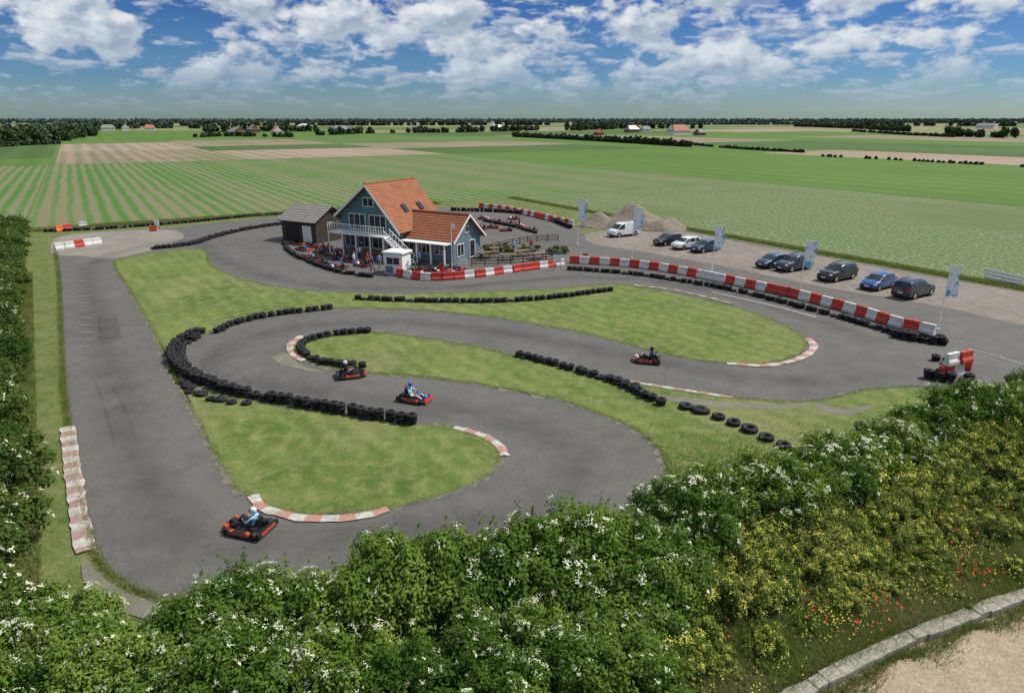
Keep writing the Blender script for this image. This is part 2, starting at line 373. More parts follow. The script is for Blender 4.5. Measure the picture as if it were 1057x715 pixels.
# racing line and faint tyre marks
def rubmat(name,lo,hi):
    t=NT(name); at=t.n('ShaderNodeAttribute',attribute_name='fade'); f=t.math('MULTIPLY',at.outputs['Fac'],t.mr(t.noise(.4,5,.6),.3,.7,lo,hi))
    t.col((.055,.055,.056),.7); tr=t.n('ShaderNodeBsdfTransparent'); mx=t.n('ShaderNodeMixShader'); t.l(f,mx.inputs[0]); t.l(tr.outputs[0],mx.inputs[1]); t.l(t.b.outputs[0],mx.inputs[2]); t.l(mx.outputs[0],t.out.inputs[0]); return t.m
rubb=rubmat('rubbered_asphalt',.05,.28); skid=rubmat('tyre_marks',.03,.28)
RL=px([(940,385),(880,393),(780,393),(680,375),(600,360),(500,343),(420,335),(330,337),(260,350),(220,370),(235,392),(300,402),(400,416),(500,430),(570,455),(600,485),(570,520),(480,545),(380,556),(280,562),(200,555),(150,500),(120,400),(95,310),(95,275),(140,258),(200,250),(240,275),(330,297),(450,299),(600,288),(720,298),(850,335),(945,368)])
ribbon('racing_line',RL,3.4,.076,[rubb],.7,0,0,0,True)
RP=resample(catmull(RL,.3),1.0)
for k in range(12):
    i0=random.randrange(0,len(RP)-30); n_=random.randrange(9,24); o0=random.gauss(0,.9); o1=o0+random.gauss(0,.6); pts=[]
    for i in range(0,n_,3):
        p=RP[i0+i]; q=RP[i0+i+1]-p; s=Vector((-q.y,q.x,0)).normalized(); pts.append(p+s*(o0+(o1-o0)*(i/n_)**2))
    ribbon('tyre_marks',pts,.2,.078+k*.0001,[skid],.4,0,0,0,True)
for k in range(10):
    v=292+k*7.5
    ribbon('road_marking',[G(82,v),G(97,v+.6)],.09,.083,[mark],.3)
ribbon('road_marking',px([(1000,362),(1030,370),(1057,378),(1100,390)]),.15,.083,[mark],.5)
ribbon('road_marking',px([(735,303),(800,318),(845,330)]),.3,.083,[mark],.5)
# kerbs
for pp,ww,kk in (([(70,443),(74,480),(81,530),(89,574)],.7,[white_k,grey_k]),([(262,514),(272,526),(300,535),(340,538),(375,535),(405,526)],.55,[white_k,red_k]),([(470,443),(500,452),(516,463),(522,476)],.5,[white_k,red_k]),
    ([(750,377),(790,379),(825,372),(840,360),(832,350)],.6,[white_k,red_k]),([(640,394),(700,404),(760,413)],.45,[white_k,grey_k]),([(312,349),(301,357),(302,366),(316,376)],.6,[white_k,red_k]),([(655,296),(700,302),(760,316)],.4,[white_k,grey_k])):
    ribbon('kerb',px(pp),ww,.075,kk,.35,.03,2,.06)
# ---------------------------------------------------------------- tyre stacks
def tyre_proto(nu=16,nv=8,R=.215,r=.095,hz=.1):
    V=[];Fq=[]
    for i in range(nu):
        for j in range(nv):
            a=2*pi*i/nu;bb=2*pi*j/nv; c,s=cos(bb),sin(bb)
            c=math.copysign(abs(c)**.6,c); s=math.copysign(abs(s)**.6,s)
            V.append(((R+r*c)*cos(a),(R+r*c)*sin(a),hz*s))
    for i in range(nu):
        for j in range(nv): Fq.append((i*nv+j,((i+1)%nu)*nv+j,((i+1)%nu)*nv+(j+1)%nv,i*nv+(j+1)%nv))
    return np.array(V),np.array(Fq)
TV,TF=tyre_proto()
def instance_np(V,F,mats4):
    n=len(mats4); VV=np.empty((n*len(V),3)); 
    for i,(Rm,T) in enumerate(mats4): VV[i*len(V):(i+1)*len(V)]=V@Rm.T+T
    FF=(F[None]+(np.arange(n)*len(V))[:,None,None]).reshape(-1,F.shape[1]); return VV,FF
def tyres(pp,layers=3,d=.62,world=False,name='tyre_barrier',sc=1.0,jit=.05,rows=1,skip=0):
    P=pp if world else px(pp)
    P=resample(catmull(P,.2),d*sc); T=[]
    for i,p in enumerate(P):
        if random.random()<skip: continue
        q=P[min(i+1,len(P)-1)]-P[max(i-1,0)]; q.normalize(); s=Vector((-q.y,q.x,0))
        for r in range(rows):
            ox,oy=random.gauss(0,jit),random.gauss(0,jit)
            for l in range(layers):
                if l==layers-1 and layers>1 and random.random()<.12: continue
                k=sc*random.uniform(.88,1.08); tl=random.gauss(0,.07)
                Rm=np.array((Matrix.Rotation(random.random()*6,3,'Z')@Matrix.Rotation(tl,3,'X')))*k
                T.append((Rm,np.array((p.x+s.x*r*.58+ox+random.gauss(0,.025),p.y+s.y*r*.58+oy+random.gauss(0,.025),.08+.1*sc+l*.2*sc))))
    V,Fq=instance_np(TV,TF,T); return obj(name,np_mesh(name,V,Fq,[rubber],None,True))
tyres([(160,259),(200,254),(225,246),(260,238),(310,231)],2,rows=2)
tyres([(294,252),(299,262),(318,272),(350,283),(385,288)],2)
tyres([(370,311),(420,313),(500,314),(560,311),(632,302)],2)
tyres([(225,345),(245,336),(280,328),(320,323),(345,320)],2)
tyres([(208,346),(190,354),(178,366),(181,380),(198,393),(240,408),(290,418),(350,428),(432,441)],3)
tyres([(204,351),(190,360),(187,374),(200,388),(232,402)],2,skip=.1)
tyres([(190,398),(203,410),(232,416),(262,420)],1,jit=.15)
tyres([(380,345),(345,348),(318,355),(310,364),(322,373),(345,379),(376,381)],2)
tyres([(536,370),(580,381),(630,396),(655,404)],2)
tyres([(645,402),(665,412),(682,420)],2)
tyres([(704,422),(730,431),(765,444),(795,458),(822,472)],1,d=.78,sc=1.4,jit=.08)
tyres([(712,424),(735,431)],1,d=.9,sc=1.15,jit=.1)
tyres([(48,241),(110,238),(200,231),(260,225),(312,222)],2)
tyres([(467,219),(520,221),(556,225),(590,238)],3)
tyres([(500,230),(530,236),(555,243)],2)
tyres([(588,280),(650,285),(700,292),(760,303),(820,318),(880,334),(925,348)],2)
tyres([(925,350),(950,355),(976,358)],3,rows=2)
tyres([(958,392),(975,396),(988,396)],3,rows=2)
tyres([(965,374),(985,380),(992,388)],2)
tyres([(1000,392),(975,402)],1,jit=.2)
# ---------------------------------------------------------------- plastic barriers
def barrier(pp,h=.8,L0=1.15,name='safety_barrier',cols=None,rot=0,lift=.07):
    P=resample(catmull(px(pp),.2),L0*1.02); b=B()
    for i in range(len(P)-1):
        q=P[i+1]-P[i]; rz=math.atan2(q.y,q.x)+random.gauss(0,.04); c=(P[i]+P[i+1])/2; c=c+Vector((random.gauss(0,.03),random.gauss(0,.03),0))
        m=i%2 if cols is None else cols[i%len(cols)]
        if cols is None and random.random()<.06: m=1-m
        for k,(zz,hh,ww,tp) in enumerate(((0,.28*h,.5,1),( .28*h,.22*h,.5,.55),(.5*h,.5*h,.27,.85))):
            b.box((c.x,c.y,lift+zz+hh/2),(L0*.97,ww,hh),m,rz,tp,1.0)
        b.cyl((c.x,c.y,lift+h),(c.x,c.y,lift+h+.04),.06,m,8)
    return b.ob(name,[red_b,white_b,orange_b],bevel=.02)
barrier([(410,286),(440,291),(480,289),(520,284),(586,275)],.8)
barrier([(588,273),(650,277),(700,284),(760,296),(820,309),(880,325),(925,339),(978,351)],.85)
barrier([(57,260),(85,256),(113,252)],.9,cols=[1,1,0,1])
barrier([(495,216),(520,219),(545,224),(592,235)],.9)
barrier([(58,241),(80,238)],.9,cols=[2,0]); barrier([(82,236),(96,235)],.8,cols=[1]); barrier([(155,240),(168,240)],.8,cols=[2,1])
barrier([(968,394),(1000,388)],.9); barrier([(972,393),(1000,387)],.8,cols=[1,0],lift=.97); barrier([(982,380),(1004,384)],.9,cols=[0,1])
# ---------------------------------------------------------------- foliage
def leaves(C,Nn,size,asp=.5,fold=.2):
    n=len(C); Nn=Nn/np.linalg.norm(Nn,axis=1,keepdims=True)
    r=rng.normal(size=(n,3)); T=np.cross(Nn,r); T/=np.linalg.norm(T,axis=1,keepdims=True); Bt=np.cross(Nn,T)
    s=size[:,None]; V=np.empty((n,4,3))
    V[:,0]=C-T*s; V[:,1]=C+Bt*s*asp+Nn*s*fold; V[:,2]=C+T*s; V[:,3]=C-Bt*s*asp+Nn*s*fold
    return V.reshape(-1,3),np.arange(n*4).reshape(-1,4)
def rdir(n):
    v=rng.normal(size=(n,3)); return v/np.linalg.norm(v,axis=1,keepdims=True)
def bush_mesh(name,rx,ry,h,nclump,per,lsz,mats,flowers,fsz,fper,frad,seed):
    global rng; rng=np.random.default_rng(seed); rr=random.Random(seed)
    Vs=[];Fs=[];Ms=[];o=0
    def add(V,F,m):
        nonlocal o
        Vs.append(V);Fs.append(F+o);Ms.append(np.full(len(F),m));o+=len(V)
    d=rdir(nclump*3); d=d[d[:,2]>-.25][:nclump]
    rad=rng.uniform(.45,1.08,len(d))**.6
    CC=d*rad[:,None]*np.array((rx,ry,h*.52))+np.array((0,0,h*.48))
    ph=rng.uniform(0,6,4)
    wob=1+.22*np.sin(3*np.arctan2(d[:,1],d[:,0])+ph[0])+.12*np.sin(5*d[:,2]*2+ph[1]); CC[:,:2]*=wob[:,None]
    tops=[]
    for c in CC:
        cr=rng.uniform(.22,.58)*(h/2.8+.15)
        dd=rdir(per); rad=cr*rng.uniform(.5,1.12,per)[:,None]; P=c+dd*rad*np.array((1,1,.8))
        nn=dd*.9+rdir(per)*.6+np.array((0,0,.6)); V,Fq=leaves(P,nn,rng.uniform(.6,1.25,per)*lsz); V[:,2]=np.maximum(V[:,2],.02); add(V,Fq,0)
        tops.append((c,cr))
    for k in range(26):
        c,cr=tops[rr.randrange(len(tops))]; q=12; tt=rng.random(q)[:,None]; dv=np.array((rng.normal()*.3,rng.normal()*.3,1.0)); P=c+dv*(cr*.6+tt*cr*1.3)+rng.normal(size=(q,3))*.05
        V,Fq=leaves(P,rdir(q)+np.array((0,0,.8)),rng.uniform(.7,1.2,q)*lsz); V[:,2]=np.maximum(V[:,2],.02); add(V,Fq,0)
    fav=[rr.randrange(len(tops)) for _ in range(max(1,len(tops)//3))]
    for k in range(flowers):
        c,cr=tops[rr.choice(fav) if rr.random()<.5 else rr.randrange(len(tops))]; dd=rdir(1)[0]; dd[2]=abs(dd[2])*.9+.15; dd+= (c-np.array((0,0,h*.3)))/np.linalg.norm(c-np.array((0,0,h*.3)))*.5; dd/=np.linalg.norm(dd)
        f=c+dd*cr*1.1*np.array((1,1,.9)); fr=frad*rng.uniform(.5,1.4)
        q=rng.normal(size=(fper,3))*fr*.55; q-= np.outer(q@dd,dd)*.8; V,Fq=leaves(f+q,np.tile(dd+np.array((0,0,.6)),(fper,1))+rdir(fper)*.35,rng.uniform(.6,1.2,fper)*fsz,.8,.1); add(V,Fq,1)
    b=B()
    for k in range(7):
        c=CC[rr.randrange(len(CC))]; s=Vector((rr.uniform(-.25,.25),rr.uniform(-.25,.25),0)); m=Vector((c[0]*.4,c[1]*.4,c[2]*.6)); b.cyl(s,m,.05,2,6,.035,cap=False); b.cyl(m,Vector(c),.035,2,6,.012,cap=False)
    add(np.array([tuple(v) for v in b.v]),np.array(b.f),2)
    return np_mesh(name,np.concatenate(Vs),np.concatenate(Fs),mats,np.concatenate(Ms))
elders=[bush_mesh('elder_bush',(2.0,1.7,2.3,1.9,2.1)[i],(1.7,1.9,1.8,1.6,2.0)[i],(2.9,3.3,2.6,3.1,2.8)[i],74,185,.090,[leaf,cream,bark],(130,50,105,16,200)[i],.030,14,.12,20+i) for i in range(5)]
scrubs=[bush_mesh('flowering_scrub',(.75,.6,.9)[i],(.7,.75,.6)[i],(.8,1.0,.65)[i],28,120,.048,[leaf_y,yellow,bark],(42,78,14)[i],.021,8,.10,40+i) for i in range(3)]
hedgeb=[bush_mesh('hedge_shrub',1.5,1.5,2.3,56,130,.095,[leaf_h,cream,bark],(40,8,60)[i],.036,9,.10,60+i) for i in range(3)]
def put(name,ml,p,sc,k=None):
    me=ml[random.randrange(len(ml)) if k is None else k]
    return obj(name,me,None,(p.x,p.y,.03),random.uniform(0,6.28),(sc*random.uniform(.85,1.15),sc*random.uniform(.85,1.15),sc*random.uniform(.82,1.12)))
rowA=[(15,640,.75),(62,632,.75),(112,660,.75),(160,640,.8),(200,625,.8),(245,605,.85),(295,603,.9),(338,605,.9),(382,585,.95),(435,568,1),(490,568,1),(545,560,1),(600,538,1.05),(645,538,1.0),(680,556,.95),(715,505,.9),(745,492,.85),(785,489,.85),(820,482,.85),(858,465,.85),(893,450,.85),(930,436,.85),(965,416,.85),(1000,402,.9),(1040,393,.9),(1080,385,.9),(1120,378,.9)]
for u,v,s in rowA:
    p=G(u,v,2.75*s); put('elder_bush',elders,p,s*.97,random.choice((0,2,4,4,2,1)) if u>800 else None)
for x in np.arange(-17,3.4,1.55):
    put('elder_bush',elders,Vector((x+random.uniform(-.4,.4),15.1+random.uniform(-.5,.5),0)),random.uniform(.58,.85))
for u,v,s in ((700,580,.8),(655,600,.9),(600,610,.9),(640,640,.7),(560,650,.8),(725,540,.7)):
    put('elder_bush',elders,G(u,v,1.9*s),s*.85)
# left hedge
a=24
while a<128:
    be=-4.7-(a-36)*.046
    put('hedge_shrub',hedgeb,AB(a,be-1.2+random.uniform(-.4,.4)),random.uniform(.7,1.15))
    put('hedge_shrub',hedgeb,AB(a+.6,be-3.6+random.uniform(-.6,.6)),random.uniform(.8,1.2)); a+=1.6
for a,b in ((26,-6),(22,-5),(18,-6),(24,-8.5),(28,-7.5),(20,-8.5)): put('elder_bush',elders,AB(a,b),.75)
# bank scrub
wall=px([(800,735),(835,716),(870,697),(920,672),(1000,641),(1057,620),(1130,600),(1200,580)])
def wall_y(x):
    if x<wall[0].x: return 13.2
    for i in range(len(wall)-1):
        if wall[i].x<=x<=wall[i+1].x: return wall[i].y+(wall[i+1].y-wall[i].y)*(x-wall[i].x)/(wall[i+1].x-wall[i].x)
    return wall[-1].y
cx=[G(u,v,2.7*s) for u,v,s in rowA]
def crest_y(x):
    for i in range(len(cx)-1):
        if cx[i].x<=x<=cx[i+1].x: return cx[i].y+(cx[i+1].y-cx[i].y)*(x-cx[i].x)/(cx[i+1].x-cx[i].x)
    return cx[-1].y if x>0 else cx[0].y
nb=0
for k in range(1100):
    x=random.uniform(2,28); y0=wall_y(x)+.6; y1=crest_y(x)-1.3; 
    if y1<y0: continue
    fy=random.random(); y=y0+(y1-y0)*fy
    dens=(.18+.8*fy)*(1 if sin(x*1.7+1.3*sin(y*1.1))>-.5 else .4)
    if random.random()>dens*.62: continue
    s=random.uniform(.55,1.2)*(.6+.75*fy); put('flowering_scrub',scrubs,Vector((x,y,0)),s,random.choice((0,1,2,2,2) if fy<.35 else (0,1,1,2))); nb+=1
def blades(name,sampler,n,h,wd,mats,flower=None,lean=.5):
    P=sampler(n); n=len(P); hh=rng.uniform(.5,1.2,n)*h; d=rng.uniform(0,6.28,n); T=np.stack([np.cos(d),np.sin(d),0*d],1)
    le=rng.normal(size=(n,3))*lean; le[:,2]=0; up=np.stack([0*d,0*d,hh],1)+le*hh[:,None]
    V=np.empty((n,3,3)); V[:,0]=P-T*wd; V[:,1]=P+T*wd; V[:,2]=P+up
    Vs=V.reshape(-1,3); Fs=np.arange(n*3).reshape(-1,3); ms=np.zeros(n,int)
    if flower:
        m,fs,fz=flower; C=P[:m]+up[:m]*1.0
        V2,F2=leaves(C,rdir(len(C))*.5+np.array((0,-.2,1)),rng.uniform(.7,1.3,len(C))*fs,.9,.15); F2=np.concatenate([F2[:,[0,1,2]],F2[:,[0,2,3]]])+len(Vs); Vs=np.concatenate([Vs,V2]); Fs=np.concatenate([Fs,F2]); ms=np.concatenate([ms,np.full(len(F2),1)])
    return obj(name,np_mesh(name,Vs,Fs,mats,ms))
def bank(n):
    x=rng.uniform(0,28,n); y0=np.array([wall_y(q) for q in x])+.45; y1=np.array([crest_y(q) for q in x]); k=y1>y0; x,y0,y1=x[k],y0[k],y1[k]
    y=y0+(y1-y0)*rng.random(len(x)); return np.stack([x,y,0*x+.03],1)
blades('bank_grass',bank,170000,.42,.018,[blade,yellow],lean=.7)
def clumpy(base,cl=60,sg=.5):
    def f(n):
        c=base(cl); c=c[rng.integers(0,len(c),n)]; c=c+np.stack([rng.normal(size=n)*sg,rng.normal(size=n)*sg,0*c[:,0]],1)
        return c[c[:,1]>np.array([wall_y(q) for q in c[:,0]])+.4]
    return f
blades('poppies',clumpy(bank,45,.7),1000,.6,.01,[blade,poppy],(620,.046,0))
blades('yellow_wildflowers',clumpy(bank,70,.7),9000,.5,.008,[blade,yellow],(4500,.026,0))
def strip(a0,a1,b0,b1):
    return lambda n:np.array([tuple(AB(a,b-(a-36)*.04 if a1<100 else b,.05)) for a,b in zip(rng.uniform(a0,a1,n),rng.uniform(b0,b1,n))])
blades('verge_grass',strip(18,90,-5.6,-4.0),40000,.25,.014,[blade,yellow])
blades('verge_grass',strip(0,126,76.6,78.4),40000,.35,.03,[blade,yellow])
blades('verge_grass',strip(123.8,127,-8,60),20000,.4,.04,[blade,yellow])
ledge=catmull(px([(58,262),(62,290),(64,340),(67,400),(72,440),(80,500),(95,560),(112,590),(145,612),(200,632)]),.2)
blades('verge_grass',lambda n:np.array([(q.x-.08+random.gauss(0,.10),q.y+random.gauss(0,.10),.05) for q in (ledge[random.randrange(len(ledge))] for _ in range(n))]),22000,.14,.014,[blade,yellow],lean=.9)
def islands(n):
    out=[]
    for pp in (G1,GD[:-1]):
        P=catmull(px(pp),.3,True); idx=rng.integers(0,len(P),n//2)
        out+= [(P[i].x+random.gauss(0,.14),P[i].y+random.gauss(0,.14),.07) for i in idx]
    return np.array(out)
blades('edge_grass',islands,50000,.10,.012,[blade,yellow],lean=.8)
def lawnpts(n):
    u=rng.uniform(640,1057,n); v=430+70*rng.random(n)**.5; return np.array([tuple(G(a,b,.08)) for a,b in zip(u,v)])
def inD(P):
    poly=np.array([(p.x,p.y) for p in px(GD)]); x,y=P[:,0],P[:,1]; ins=np.zeros(len(P),bool); j=len(poly)-1
    for i in range(len(poly)):
        xi,yi=poly[i];xj,yj=poly[j]; c=((yi>y)!=(yj>y))&(x<(xj-xi)*(y-yi)/(yj-yi+1e-9)+xi); ins^=c; j=i
    return P[ins]
blades('lawn_tufts',lambda n:inD(lawnpts(n)),16000,.14,.014,[blade,yellow],lean=.9)
# path wall
def wallmesh():
    P=resample(catmull(wall,.3),.5); b=B()
    for i in range(len(P)-1):
        q=P[i+1]-P[i]; c=(P[i]+P[i+1])/2; b.box((c.x+random.gauss(0,.015),c.y+random.gauss(0,.015),.15+random.gauss(0,.012)),(.505,.5+random.gauss(0,.04),.30),0,math.atan2(q.y,q.x)+random.gauss(0,.02),top=.90,topx=1)
    return b.ob('concrete_edging_wall',[concrete])
wallmesh()
sheet('sand_path',[p+Vector((.1,-.15,0)) for p in wall]+[Vector((40,20,0)),Vector((40,5,0)),Vector((5,5,0)),Vector((6,13,0))],.06,sand,.0,False)
catW=catmull(wall,.1)
blades('path_weeds',lambda n:np.array([(q.x+random.gauss(0,.2),q.y-.35-abs(random.gauss(0,.2))*(1+sin(q.x*2)),.06) for q in (catW[random.randrange(len(catW))] for _ in range(n))]),9000,.2,.012,[blade,yellow])
blades('path_weeds',lambda n:np.array([(q.x+random.gauss(0,.1),q.y+.26+abs(random.gauss(0,.2)),.06) for q in (catW[random.randrange(len(catW))] for _ in range(n))]),9000,.42,.014,[blade,yellow],lean=.7)
# distant tree masses
def treerow(name,pts,h,wd,mat,dens=1.0,gap=.12,world=False):
    P=pts if world else px(pts); P=catmull(P,max(2,(P[0].length)/60)); Cs=[];Sz=[]
    dist=sum(p.length for p in P)/len(P); sz=max(.35,dist*.0020)
    P=resample(P,max(h*.5,2)); skip=0
    for p in P:
        if skip>0: skip-=1; continue
        if random.random()<gap: skip=random.randrange(1,7)
        hh=h*random.uniform(.45,1.15)
        n=int(90*dens); d=rdir(n); r=rng.uniform(.5,1,n)[:,None]; lumps=1+.25*np.sin(d[:,0:1]*7+p.x)
        C=np.array((p.x+random.gauss(0,wd*.3),p.y+random.gauss(0,wd*.3),hh*.5))+d*r*lumps*np.array((h*.38,h*.38,hh*.5)); C[:,2]=np.maximum(C[:,2],.1)
        Cs.append(C); Sz.append(rng.uniform(.6,1.3,n)*sz)
    C=np.concatenate(Cs);S_=np.concatenate(Sz); V,Fq=leaves(C,rdir(len(C))*.8+np.array((.3,0,.6)),S_,.7)
    return obj(name,np_mesh(name,V,Fq,[mat]))
for pts,h,wd,mt,dn,gp in (
    ([(-80,152),(0,150),(40,148),(70,144),(92,141)],12,22,fartree,2,0),([(-60,146),(30,143),(88,139)],13,25,fartree,2,.02),
    ([(0,153),(35,151),(60,150)],3,2,fartree,1,.05),
    ([(90,136),(140,134),(205,134)],10,14,fartree,1,.03),([(205,143),(240,142),(300,143)],4,8,fartree,1,.10),([(215,138),(260,137),(330,137)],10,20,fartree,1,.03),
    ([(330,141),(380,139),(480,138)],7,14,fartree,1.2,.05),([(480,138),(520,137),(556,136)],8,12,fartree,1,.05),
    ([(530,142.5),(580,145),(640,148.5),(712,153)],4.0,2,fartree,1.2,.0),([(590,136),(650,134),(720,134)],11,20,fartree,1,.02),
    ([(715,151),(760,155),(830,159)],1.3,1,fartree,1,.06),([(820,132),(880,134),(935,137)],7,9,fartree,1,.08),
    ([(880,137),(940,141),(985,143)],2.0,4,fartree,1,.1),([(975,142),(1010,143),(1060,144),(1120,146)],9,12,fartree,1.4,.04),
    ([(850,163),(950,168),(1060,174)],.9,1,fartree,1,.15),
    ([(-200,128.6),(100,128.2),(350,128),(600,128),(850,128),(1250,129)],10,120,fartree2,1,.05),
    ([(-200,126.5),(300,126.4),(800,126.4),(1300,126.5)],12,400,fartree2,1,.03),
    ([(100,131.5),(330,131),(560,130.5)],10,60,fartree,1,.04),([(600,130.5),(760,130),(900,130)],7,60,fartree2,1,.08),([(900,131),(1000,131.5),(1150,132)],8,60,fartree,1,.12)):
    treerow('tree_line',pts,h,wd,mt,dn,gp)
# ---------------------------------------------------------------- buildings
def roofmat(name,c1,c2):
    t=NT(name); tc=t.n('ShaderNodeTexCoord').outputs['Object']; sp=t.n('ShaderNodeSeparateXYZ'); t.l(tc,sp.inputs[0])
    cour=t.math('SINE',t.math('MULTIPLY',sp.outputs['Z'],2*pi/.26)); 
    n=t.noise(1.2,6,.7,tc); m=t.noise(9,3,.6,tc); col=t.mix(t.mr(n,.3,.7),c1,c2)
    v=t.math('MULTIPLY',t.mr(cour,-1,1,.75,1.1),t.mr(m,.3,.7,.75,1.25))
    h=t.n('ShaderNodeHueSaturation'); t.l(col,h.inputs['Color']); t.l(v,h.inputs['Value']); t.bump(cour,.6,.03); return t.col(h.outputs[0],.8)
tile=roofmat('clay_roof_tiles',(.24,.085,.045),(.34,.14,.07)); greyroof=roofmat('grey_roof',(.19,.185,.17),(.26,.25,.23))
def clad(name,c,sp=.18,ax='Z'):
    t=NT(name); tc=t.n('ShaderNodeTexCoord').outputs['Object']; s=t.n('ShaderNodeSeparateXYZ'); t.l(tc,s.inputs[0])
    l=t.mr(t.math('FRACT',t.math('DIVIDE',s.outputs[ax],sp)),0,.12,.6,1); n=t.noise(2,5,.6,tc)
    h=t.n('ShaderNodeHueSaturation'); h.inputs['Color'].default_value=(*c,1); t.l(t.math('MULTIPLY',l,t.mr(n,.3,.7,.85,1.15)),h.inputs['Value']); return t.col(h.outputs[0],.7)
teal=clad('teal_cladding',(.10,.18,.20)); bluew=clad('blue_grey_cladding',(.14,.19,.23)); brick=clad('brick_plinth',(.22,.11,.07),.08); woodd=clad('dark_timber',(.06,.045,.035),.15)
e=bpy.data.objects.new('karting_clubhouse',None); link(e); e.location=(-13.3,80.5,.06)
e.rotation_euler[2]=math.atan2(-.5,.866)
def part(b,name,mats,bevel=0): return b.ob(name,mats,parent=e,bevel=bevel)
Wm,Lm=9.0,8.4; zl,zr,zk=5.0,3.7,8.5; xk=-4.3
b=B()
def prism(b,prof,y0,y1,m):
    n=len(prof); vs=[(x,y0,z) for x,z in prof]+[(x,y1,z) for x,z in prof]
    b.add(vs,[tuple(range(n)),tuple(range(2*n-1,n-1,-1))]+[(i,n+i,n+(i+1)%n,(i+1)%n) for i in range(n)],m)
prism(b,[(-Wm,0),(0,0),(0,zr),(xk,zk-.15),(-Wm,zl)],0,Lm,0); part(b,'main_walls',[teal])
b=B(); b.box((-Wm/2,-.03,.45),(Wm+.06,.06,.9),0); b.box((.03,Lm/2,.45),(.06,Lm,.9),0); part(b,'brick_plinth',[brick])
F6=[(0,1,2,3),(7,6,5,4),(0,4,5,1),(1,5,6,2),(2,6,7,3),(3,7,4,0)]
def roofslab(b,p0,p1,y0,y1,m,th=.18):
    (x0,z0),(x1,z1)=p0,p1; d=Vector((x1-x0,z1-z0)).normalized(); nx,nz=-d.y*th,d.x*th
    if nz<0: nx,nz=-nx,-nz
    vs=[(x0,y0,z0),(x1,y0,z1),(x1,y1,z1),(x0,y1,z0),(x0+nx,y0,z0+nz),(x1+nx,y0,z1+nz),(x1+nx,y1,z1+nz),(x0+nx,y1,z0+nz)]
    b.add(vs,F6,m)
b=B(); roofslab(b,(-Wm-.5,zl-.38),(xk,zk),-.7,Lm+.4,0); roofslab(b,(.6,zr-.5),(xk+.001,zk+.004),-.7,Lm+.4,0); b.cyl((xk,-.7,zk+.2),(xk,Lm+.4,zk+.2),.14,0,8)
part(b,'tiled_roof',[tile])
b=B(); 
for (x0,z0),(x1,z1) in (((-Wm-.55,zl-.45),(xk,zk-.02)),((.65,zr-.58),(xk,zk-.02))):
    vs=[(x0,-.78,z0-.12),(x1,-.78,z1-.12),(x1,-.78,z1+.2),(x0,-.78,z0+.2),(x0,-.71,z0-.12),(x1,-.71,z1-.12),(x1,-.71,z1+.2),(x0,-.71,z0+.2)]
    b.add(vs,F6,0)
part(b,'bargeboards',[white])
def window(b,x,z,w,h,face='f',y=0.0,mull=1):
    def bx(cx,cz,ww,hh,dep,off,m):
        if face=='f': b.box((cx,y-off-dep/2,cz),(ww,dep,hh),m)
        else: b.box((y+off+dep/2,cx,cz),(dep,ww,hh),m)
    bx(x,z,w-.1,h-.1,.03,.012,1)
    bx(x,z+h/2-.04,w,.08,.07,.0,0); bx(x,z-h/2+.04,w,.08,.07,.0,0); bx(x-w/2+.04,z,.08,h-.16,.07,.0,0); bx(x+w/2-.04,z,.08,h-.16,.07,0,0)
    for k in range(mull): bx(x-w/2+w*(k+1)/(mull+1),z,.06,h-.17,.06,.0,0)
b=B()
for x,w,m in ((-7.7,1.8,1),(-5.5,2,1),(-3.2,2,1),(-1.2,1.4,0)): window(b,x,1.75,w,1.5,'f',0,m)
window(b,-6.4,4.1,2.6,1.9,'f',0,2); window(b,-3.2,4.1,2.6,1.9,'f',0,2); window(b,-4.5,6.5,1.7,1.1,'f',0,1)
window(b,7.7,2.2,1.0,1.3,'r',0,1)
part(b,'windows',[white,glass])
b=B()
for x,y in ((-1.5,3.0),(-1.5,6.0)):
    sl=(zk-zr+.5)/(xk-.6); zz=zr-.5+(x-.6)*sl
    an=-math.atan(sl)
    b.box((x+.14,y,zz+.25),(1.1,.8,.08),0,ry=an); b.box((x+.16,y,zz+.29),(.95,.65,.05),1,ry=an)
part(b,'roof_windows',[darkm,glass])
b=B(); b.box((-4.9,-1.15,2.9),(8.8,2.2,.16),0)
for x in (-9.2,-7,-4.9,-2.7,-.7): b.box((x,-2.15,1.41),(.14,.14,2.82),0)
for i in range(24): b.box((-9.25+i*.38,-2.2,3.5),(.04,.04,1.0),0)
b.box((-4.9,-2.2,4.04),(8.9,.07,.07),0)
b.box((-9.28,-1.1,4.0),(.06,2.1,.06),0)
for i in range(5): b.box((-9.28,-.2-.42*i,3.48),(.04,.04,1.0),0)
part(b,'balcony',[white])
b=B()
for i in range(13):
    b.box((-.35+i*.27,-1.75,2.8-i*.215),(.3,1.0,.06),0)
for y in (-2.28,-1.22):
    vs=[(-.5,y-.03,2.75),(3.2,y-.03,.0),(3.2,y-.03,.25),(-.5,y-.03,3.0),(-.5,y+.03,2.75),(3.2,y+.03,.0),(3.2,y+.03,.25),(-.5,y+.03,3.0)]
    b.add(vs,F6,0); b.add([(v[0],v[1],v[2]+.95-(.19 if v in vs[2:4]+vs[6:8] else 0)) for v in vs],F6,0)
    for i in range(9): b.cyl((-.4+i*.42,y,2.9-i*.33),(-.4+i*.42,y,3.85-i*.33),.025,0,6)
part(b,'outside_stairs',[white])
b=B(); y0,y1=1.2,7.0; ym=(y0+y1)/2
vs=[(.0,y0,0),(6.8,y0,0),(6.8,y1,0),(.0,y1,0),(.0,y0,2.75),(6.8,y0,2.75),(6.8,y1,2.75),(.0,y1,2.75),(6.8,ym,5.1),(.0,ym,5.1)]
b.add(vs,[(0,1,5,4),(1,2,6,8,5),(2,3,7,6),(4,5,8,9),(6,7,9,8)],0); part(b,'wing_walls',[bluew])
b=B()
